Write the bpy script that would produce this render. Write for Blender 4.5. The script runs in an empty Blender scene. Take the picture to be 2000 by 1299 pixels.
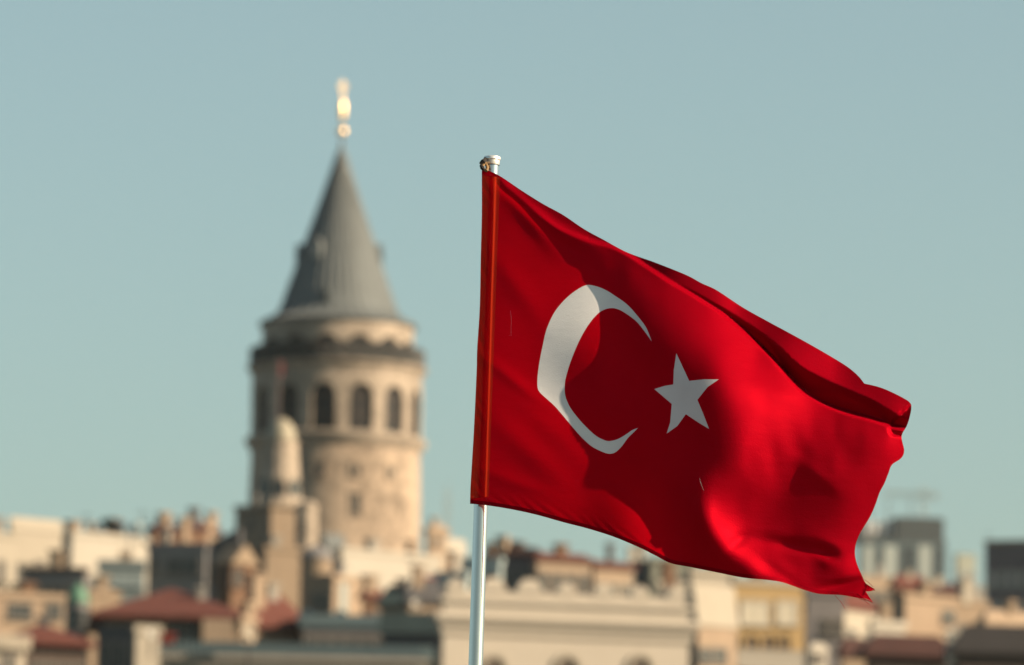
import bpy, bmesh, math, random
import numpy as np
from mathutils import Vector, Matrix, Euler, Quaternion
from mathutils.geometry import delaunay_2d_cdt
random.seed(7)
R = math.radians
SC = bpy.context.scene
COL = SC.collection

# ------------------------------------------------------------------ camera
F_MM, SENSOR = 200.0, 36.0
CAMZ, PITCH, ROLL = 5.0, 7.6, 0.9
cam_data = bpy.data.cameras.new('camera')
cam = bpy.data.objects.new('camera', cam_data); COL.objects.link(cam)
cam_data.lens = F_MM; cam_data.sensor_width = SENSOR
cam_data.clip_start = 0.5; cam_data.clip_end = 30000
CAM_M = Matrix.Rotation(R(90 + PITCH), 3, 'X') @ Matrix.Rotation(R(ROLL), 3, 'Z')
cam.matrix_world = Matrix.Translation((0, 0, CAMZ)) @ CAM_M.to_4x4()
cam_data.dof.use_dof = True
cam_data.dof.focus_distance = 19.75
cam_data.dof.aperture_fstop = 4.0
cam_data.dof.aperture_blades = 0
SC.camera = cam

# ------------------------------------------------------------------ sky and sun
SUN_EL, SUN_AZ = 25.0, 105.0      # azimuth clockwise from the view direction (+Y)
w = bpy.data.worlds.new('World'); SC.world = w; w.use_nodes = True
nt = w.node_tree; nt.nodes.clear()
sky = nt.nodes.new('ShaderNodeTexSky'); sky.sky_type = 'NISHITA'; sky.sun_disc = False
sky.sun_elevation = R(SUN_EL); sky.sun_rotation = R(SUN_AZ)
sky.air_density = 1.0; sky.dust_density = 2.0; sky.ozone_density = 1.0; sky.altitude = 10
tint = nt.nodes.new('ShaderNodeMix'); tint.data_type = 'RGBA'; tint.blend_type = 'MULTIPLY'
tint.inputs[0].default_value = 1.0; tint.inputs[7].default_value = (0.708, 0.848, 0.766, 1)
hsv = nt.nodes.new('ShaderNodeHueSaturation'); hsv.inputs['Saturation'].default_value = 0.72
bg = nt.nodes.new('ShaderNodeBackground'); bg.inputs[1].default_value = 0.065
wo = nt.nodes.new('ShaderNodeOutputWorld')
nt.links.new(sky.outputs[0], hsv.inputs['Color']); nt.links.new(hsv.outputs[0], tint.inputs[6]); nt.links.new(tint.outputs[2], bg.inputs[0]); nt.links.new(bg.outputs[0], wo.inputs[0])
sd = bpy.data.lights.new('sun', 'SUN'); sun = bpy.data.objects.new('sun', sd); COL.objects.link(sun)
sd.energy = 5.0; sd.angle = R(0.5); sd.color = (1.0, 0.755, 0.51)
sdir = Vector((math.sin(R(SUN_AZ)) * math.cos(R(SUN_EL)), math.cos(R(SUN_AZ)) * math.cos(R(SUN_EL)), math.sin(R(SUN_EL))))
sun.rotation_euler = sdir.to_track_quat('Z', 'Y').to_euler()
sun.location = (60, -30, 60)
SC.view_settings.view_transform = 'Standard'; SC.view_settings.look = 'None'
SC.view_settings.gamma = 1.0; SC.view_settings.use_curve_mapping = False
SC.view_settings.exposure = 1.36

# ------------------------------------------------------------------ measuring helpers
CAM_L = Vector((0, 0, CAMZ))
def ray(px, py):
    return CAM_M @ Vector(((px - 1000) * SENSOR / 2000, -(py - 649.5) * SENSOR / 2000, -F_MM))
def at(px, py, Y):
    d = ray(px, py); return CAM_L + d * (Y / d.y)
def hill(y):
    return float(np.interp(y, [110, 135, 150, 300, 520, 700, 1500, 2500, 4000], [-3, 0.5, 2.5, 13, 36, 44, 58, 60, 40]))

# ------------------------------------------------------------------ mesh helpers
class MB:
    def __init__(s): s.v = []; s.f = []
    def quad(s, *p):
        n = len(s.v); s.v += [tuple(q) for q in p]; s.f.append(tuple(range(n, n + len(p))))
    def box(s, x0, x1, y0, y1, z0, z1):
        n = len(s.v)
        s.v += [(x0, y0, z0), (x1, y0, z0), (x1, y1, z0), (x0, y1, z0), (x0, y0, z1), (x1, y0, z1), (x1, y1, z1), (x0, y1, z1)]
        s.f += [tuple(n + i for i in q) for q in ((0, 3, 2, 1), (4, 5, 6, 7), (0, 1, 5, 4), (1, 2, 6, 5), (2, 3, 7, 6), (3, 0, 4, 7))]
        return s
    def prism(s, pts, lo, hi, axis='z'):
        """polygon pts extruded along an axis; pts are (a, b) in the two other axes"""
        n = len(s.v); k = len(pts)
        for c in (lo, hi):
            for a, b in pts:
                s.v.append({'z': (a, b, c), 'y': (a, c, b), 'x': (c, a, b)}[axis])
        s.f.append(tuple(n + i for i in range(k))[::-1]); s.f.append(tuple(n + k + i for i in range(k)))
        for i in range(k):
            j = (i + 1) % k; s.f.append((n + i, n + j, n + k + j, n + k + i))
        return s
    def lathe(s, prof, seg=48, cx=0, cy=0, a0=0.0, a1=2 * math.pi, close=True):
        n = len(s.v); m = len(prof); full = abs(a1 - a0 - 2 * math.pi) < 1e-6
        cols = seg if full else seg + 1
        for i in range(cols):
            a = a0 + (a1 - a0) * i / seg
            for r, z in prof: s.v.append((cx + r * math.cos(a), cy + r * math.sin(a), z))
        for i in range(seg):
            j = (i + 1) % cols
            for k in range(m - 1):
                s.f.append((n + i * m + k, n + j * m + k, n + j * m + k + 1, n + i * m + k + 1))
        if full and close:
            if prof[0][0] > 1e-4: s.f.append(tuple(n + i * m for i in range(cols))[::-1])
            if prof[-1][0] > 1e-4: s.f.append(tuple(n + i * m + m - 1 for i in range(cols)))
        return s
    def tube(s, pts, r, seg=8):
        pts = [Vector(p) for p in pts]; n = len(s.v); m = len(pts)
        rr = r if isinstance(r, (list, tuple)) else [r] * m
        for i, p in enumerate(pts):
            t = (pts[min(i + 1, m - 1)] - pts[max(i - 1, 0)]).normalized()
            a = t.cross(Vector((0.3, 0.1, 1)) if abs(t.z) < .9 else Vector((1, 0, 0))).normalized(); b = t.cross(a)
            for k in range(seg):
                q = p + (a * math.cos(2 * math.pi * k / seg) + b * math.sin(2 * math.pi * k / seg)) * rr[i]
                s.v.append(tuple(q))
        for i in range(m - 1):
            for k in range(seg):
                l = (k + 1) % seg
                s.f.append((n + i * seg + k, n + i * seg + l, n + (i + 1) * seg + l, n + (i + 1) * seg + k))
        s.f.append(tuple(n + k for k in range(seg))[::-1]); s.f.append(tuple(n + (m - 1) * seg + k for k in range(seg)))
        return s
    def build(s, name, mt, parent=None, smooth=False, bevel=0):
        me = bpy.data.meshes.new(name); me.from_pydata(s.v, [], s.f)
        bm = bmesh.new(); bm.from_mesh(me); bmesh.ops.remove_doubles(bm, verts=bm.verts, dist=1e-5)
        bmesh.ops.recalc_face_normals(bm, faces=bm.faces)
        bm.to_mesh(me); bm.free()
        me.materials.append(mt)
        if smooth:
            for p in me.polygons: p.use_smooth = True
            try: me.set_sharp_from_angle(angle=R(35))
            except Exception: pass
        o = bpy.data.objects.new(name, me); COL.objects.link(o)
        if parent: o.parent = parent
        if bevel:
            b = o.modifiers.new('bevel', 'BEVEL'); b.width = bevel; b.segments = 2; b.limit_method = 'ANGLE'
        return o
def tag(o, label=None, cat=None, group=None, kind=None):
    if label: o['label'] = label
    if cat: o['category'] = cat
    if group: o['group'] = group
    if kind: o['kind'] = kind
    return o
def empty(name, loc, rz, label, cat, group=None):
    o = bpy.data.objects.new(name, None); COL.objects.link(o)
    o.location = loc; o.rotation_euler = (0, 0, rz); o.empty_display_size = 1
    return tag(o, label, cat, group)

# ------------------------------------------------------------------ materials
def nodes_of(m):
    m.use_nodes = True; t = m.node_tree; b = t.nodes['Principled BSDF']; return t, b
_mc = {}
def mat(name, c, rough=.85, metal=0.0, var=.22, scale=.35, bump=0.0, bands=0.0, spec=.3, con=.42):
    """painted or stone surface: base colour broken up by two noises and, for masonry, courses"""
    key = (name,)
    if key in _mc: return _mc[key]
    if metal < .5: c = tuple(q * .365 for q in c)
    m = bpy.data.materials.new(name); t, b = nodes_of(m); L = t.links
    b.inputs['Roughness'].default_value = rough; b.inputs['Metallic'].default_value = metal
    b.inputs['Specular IOR Level'].default_value = spec
    tc = t.nodes.new('ShaderNodeTexCoord')
    n1 = t.nodes.new('ShaderNodeTexNoise'); n1.inputs['Scale'].default_value = scale; n1.inputs['Detail'].default_value = 8
    n2 = t.nodes.new('ShaderNodeTexNoise'); n2.inputs['Scale'].default_value = scale * 6; n2.inputs['Detail'].default_value = 4
    mp = t.nodes.new('ShaderNodeMapping'); mp.inputs['Scale'].default_value = (1, 1, .35)
    L.new(tc.outputs['Object'], mp.inputs[0]); L.new(mp.outputs[0], n1.inputs['Vector']); L.new(tc.outputs['Object'], n2.inputs['Vector'])
    ad = t.nodes.new('ShaderNodeMath'); ad.operation = 'ADD'; L.new(n1.outputs[0], ad.inputs[0]); L.new(n2.outputs[0], ad.inputs[1])
    src = ad.outputs[0]
    if bands:
        wv = t.nodes.new('ShaderNodeTexWave'); wv.bands_direction = 'Z'; wv.inputs['Scale'].default_value = bands
        wv.inputs['Distortion'].default_value = 1.2; wv.inputs['Detail'].default_value = 2; L.new(tc.outputs['Object'], wv.inputs['Vector'])
        m2 = t.nodes.new('ShaderNodeMath'); m2.operation = 'MULTIPLY_ADD'; m2.inputs[1].default_value = .2
        L.new(wv.outputs['Fac'], m2.inputs[0]); L.new(src, m2.inputs[2]); src = m2.outputs[0]
    mr = t.nodes.new('ShaderNodeMapRange'); mr.inputs[1].default_value = 1.02 - con; mr.inputs[2].default_value = 1.02 + con
    mr.inputs[3].default_value = 1 - var; mr.inputs[4].default_value = 1 + var
    L.new(src, mr.inputs[0])
    mx = t.nodes.new('ShaderNodeMix'); mx.data_type = 'RGBA'; mx.blend_type = 'MULTIPLY'; mx.inputs[0].default_value = 1
    mx.inputs[6].default_value = (*c, 1); L.new(mr.outputs[0], mx.inputs[7]); L.new(mx.outputs[2], b.inputs['Base Color'])
    if bump:
        bp = t.nodes.new('ShaderNodeBump'); bp.inputs['Strength'].default_value = .6; bp.inputs['Distance'].default_value = bump
        L.new(src, bp.inputs['Height']); L.new(bp.outputs[0], b.inputs['Normal'])
    _mc[key] = m; return m
M = dict(
    stone=mat('tower_stone', (.54, .425, .325), con=.2, scale=.22, bands=1.1, var=.5, bump=.05),
    stone_pale=mat('tower_pale_stone', (.64, .54, .44), con=.2, scale=.25, var=.32, bump=.03),
    stone_dark=mat('shaded_stone', (.16, .145, .13)),
    lead=mat('lead_roof', (.27, .305, .32), rough=.75, var=.22, spec=.2),
    gold=mat('gilded_metal', (.95, .66, .33), rough=.42, metal=1, var=.06),
    glass=mat('window_glass', (.04, .045, .05), rough=.25, spec=.5, var=.1),
    interior=mat('dark_window_interior', (.028, .030, .034), rough=.6, spec=.15, var=.1),
    frame=mat('window_frame', (.32, .29, .26)),
    iron=mat('dark_iron', (.04, .042, .045), rough=.5, var=.1),
    cream=mat('cream_plaster', (.67, .61, .51), var=.1),
    white=mat('white_plaster', (.75, .705, .62), var=.1),
    peach=mat('peach_plaster', (.58, .44, .32), var=.15),
    yellow=mat('yellow_plaster', (.68, .48, .23), var=.12),
    tan=mat('tan_render', (.46, .35, .25), var=.2),
    orange=mat('orange_plaster', (.56, .36, .16), var=.15),
    brown=mat('brown_brick', (.27, .15, .09), var=.35, scale=.9),
    darkbrown=mat('dark_brown_wall', (.13, .095, .08), var=.3),
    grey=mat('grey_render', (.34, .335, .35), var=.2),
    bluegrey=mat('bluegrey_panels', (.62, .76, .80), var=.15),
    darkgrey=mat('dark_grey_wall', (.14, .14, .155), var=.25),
    tile=mat('red_roof_tiles', (.19, .055, .04), var=.3, scale=1.5, bands=3.5),
    tile_dark=mat('old_dark_roof_tiles', (.09, .032, .028), var=.3, scale=1.5, bands=3.5),
    metalroof=mat('greygreen_metal_roof', (.11, .16, .165), rough=.6, var=.2, spec=.2),
    copper=mat('green_copper', (.17, .38, .27), rough=.6, var=.2),
    concrete=mat('concrete', (.55, .52, .47), var=.2, scale=.6),
    whitepaint=mat('white_paint', (.78, .76, .70), rough=.5, var=.05),
    bluepaint=mat('blue_paint', (.10, .22, .32), rough=.5),
    redpaint=mat('red_paint', (.45, .05, .03), rough=.6),
    leaf=mat('leaves', (.05, .075, .03), var=.5, scale=3),
    bark=mat('bark', (.10, .07, .05)),
)

# ------------------------------------------------------------------ ground, water, quay
def struct(name, mb, m, smooth=False):
    return tag(mb.build(name, m, None, smooth), kind='structure')
mb = MB(); mb.quad((-6000, -400, 0), (6000, -400, 0), (6000, 200, 0), (-6000, 200, 0))
wm = mat('sea_water', (.03, .07, .08), rough=.12, spec=.8, var=.2, scale=.05, bump=.3)
struct('water', mb, wm)
mb = MB(); ys = [112, 135, 150, 200, 300, 400, 520, 600, 700, 1000, 1500, 2000, 2500, 4000]
for a, b in zip(ys, ys[1:]):
    for x in range(-3000, 3000, 500):
        mb.quad((x, a, hill(a)), (x + 500, a, hill(a)), (x + 500, b, hill(b)), (x, b, hill(b)))
struct('hillside_ground', mb, mat('hillside_soil', (.16, .14, .11), var=.3, scale=.05))
mb = MB(); mb.box(-14, 14, -8, 34, -2, 3.3)
mb.box(-14.2, 14.2, 33.4, 34.2, 3.303, 3.45)
struct('quay_pavement', mb, mat('quay_concrete', (.30, .28, .25), scale=1.5))

# ------------------------------------------------------------------ shape of the flying cloth (depth field over the cloth drawing)
OUT=[(941,328),(975,343),(1020,373),(1060,398),(1100,420),(1140,447),(1180,469),(1225,493),(1280,513),(1340,537),(1370,553),(1400,567),(1450,600),(1500,628),(1550,655),(1600,683),(1650,713),(1675,733),(1688,749),(1720,757),(1750,770),(1775,784),(1780,792),(1779,805),(1772,830),(1761,852),(1766,880),(1760,895),(1742,908),(1735,925),(1727,945),(1718,962),(1710,985),(1700,1008),(1688,1028),(1678,1045),(1671,1065),(1670,1085),(1675,1105),(1684,1125),(1690,1138),(1699,1146),(1709,1150),(1700,1155),(1691,1155),(1697,1165),(1704,1175),(1691,1169),(1680,1169),(1660,1165),(1640,1162),(1600,1160),(1570,1152),(1530,1138),(1500,1133),(1450,1128),(1400,1118),(1350,1108),(1310,1100),(1280,1085),(1250,1070),(1200,1049),(1150,1033),(1100,1020),(1050,1006),(1000,995),(950,987),(918,984),(919,950),(922,900),(925,850),(928,790),(931,720),(932,680),(937,600),(939,500),(941,420),(941,350)]
I=lambda v,a,b:np.interp(v,a,b)
def sm(a,b,v):
    t=np.clip((v-a)/(b-a),0,1);return t*t*(3-2*t)
def g(x,y,cx,cy,a,rl,rs):   # rotated gaussian bump, angle a deg (image coords, y down), long/short radii
    c,s=math.cos(math.radians(a)),math.sin(math.radians(a))
    u=(x-cx)*c+(y-cy)*s; v=-(x-cx)*s+(y-cy)*c
    return np.exp(-(u/rl)**2-(v/rs)**2)
def smi(v,a,b):   # smooth cubic-ish interp: average of shifted linear ones
    return (I(v-18,a,b)+I(v-9,a,b)+I(v,a,b)+I(v+9,a,b)+I(v+18,a,b))/5
CX=[1040,1097,1150,1208,1258,1304,1350,1396,1427,1473,1504,1535,1558,1598,1635,1662,1712,1733,1800]
CY=[412,452,472,488,520,551,578,606,628,668,699,732,763,788,803,812,824,834,850]

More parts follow.
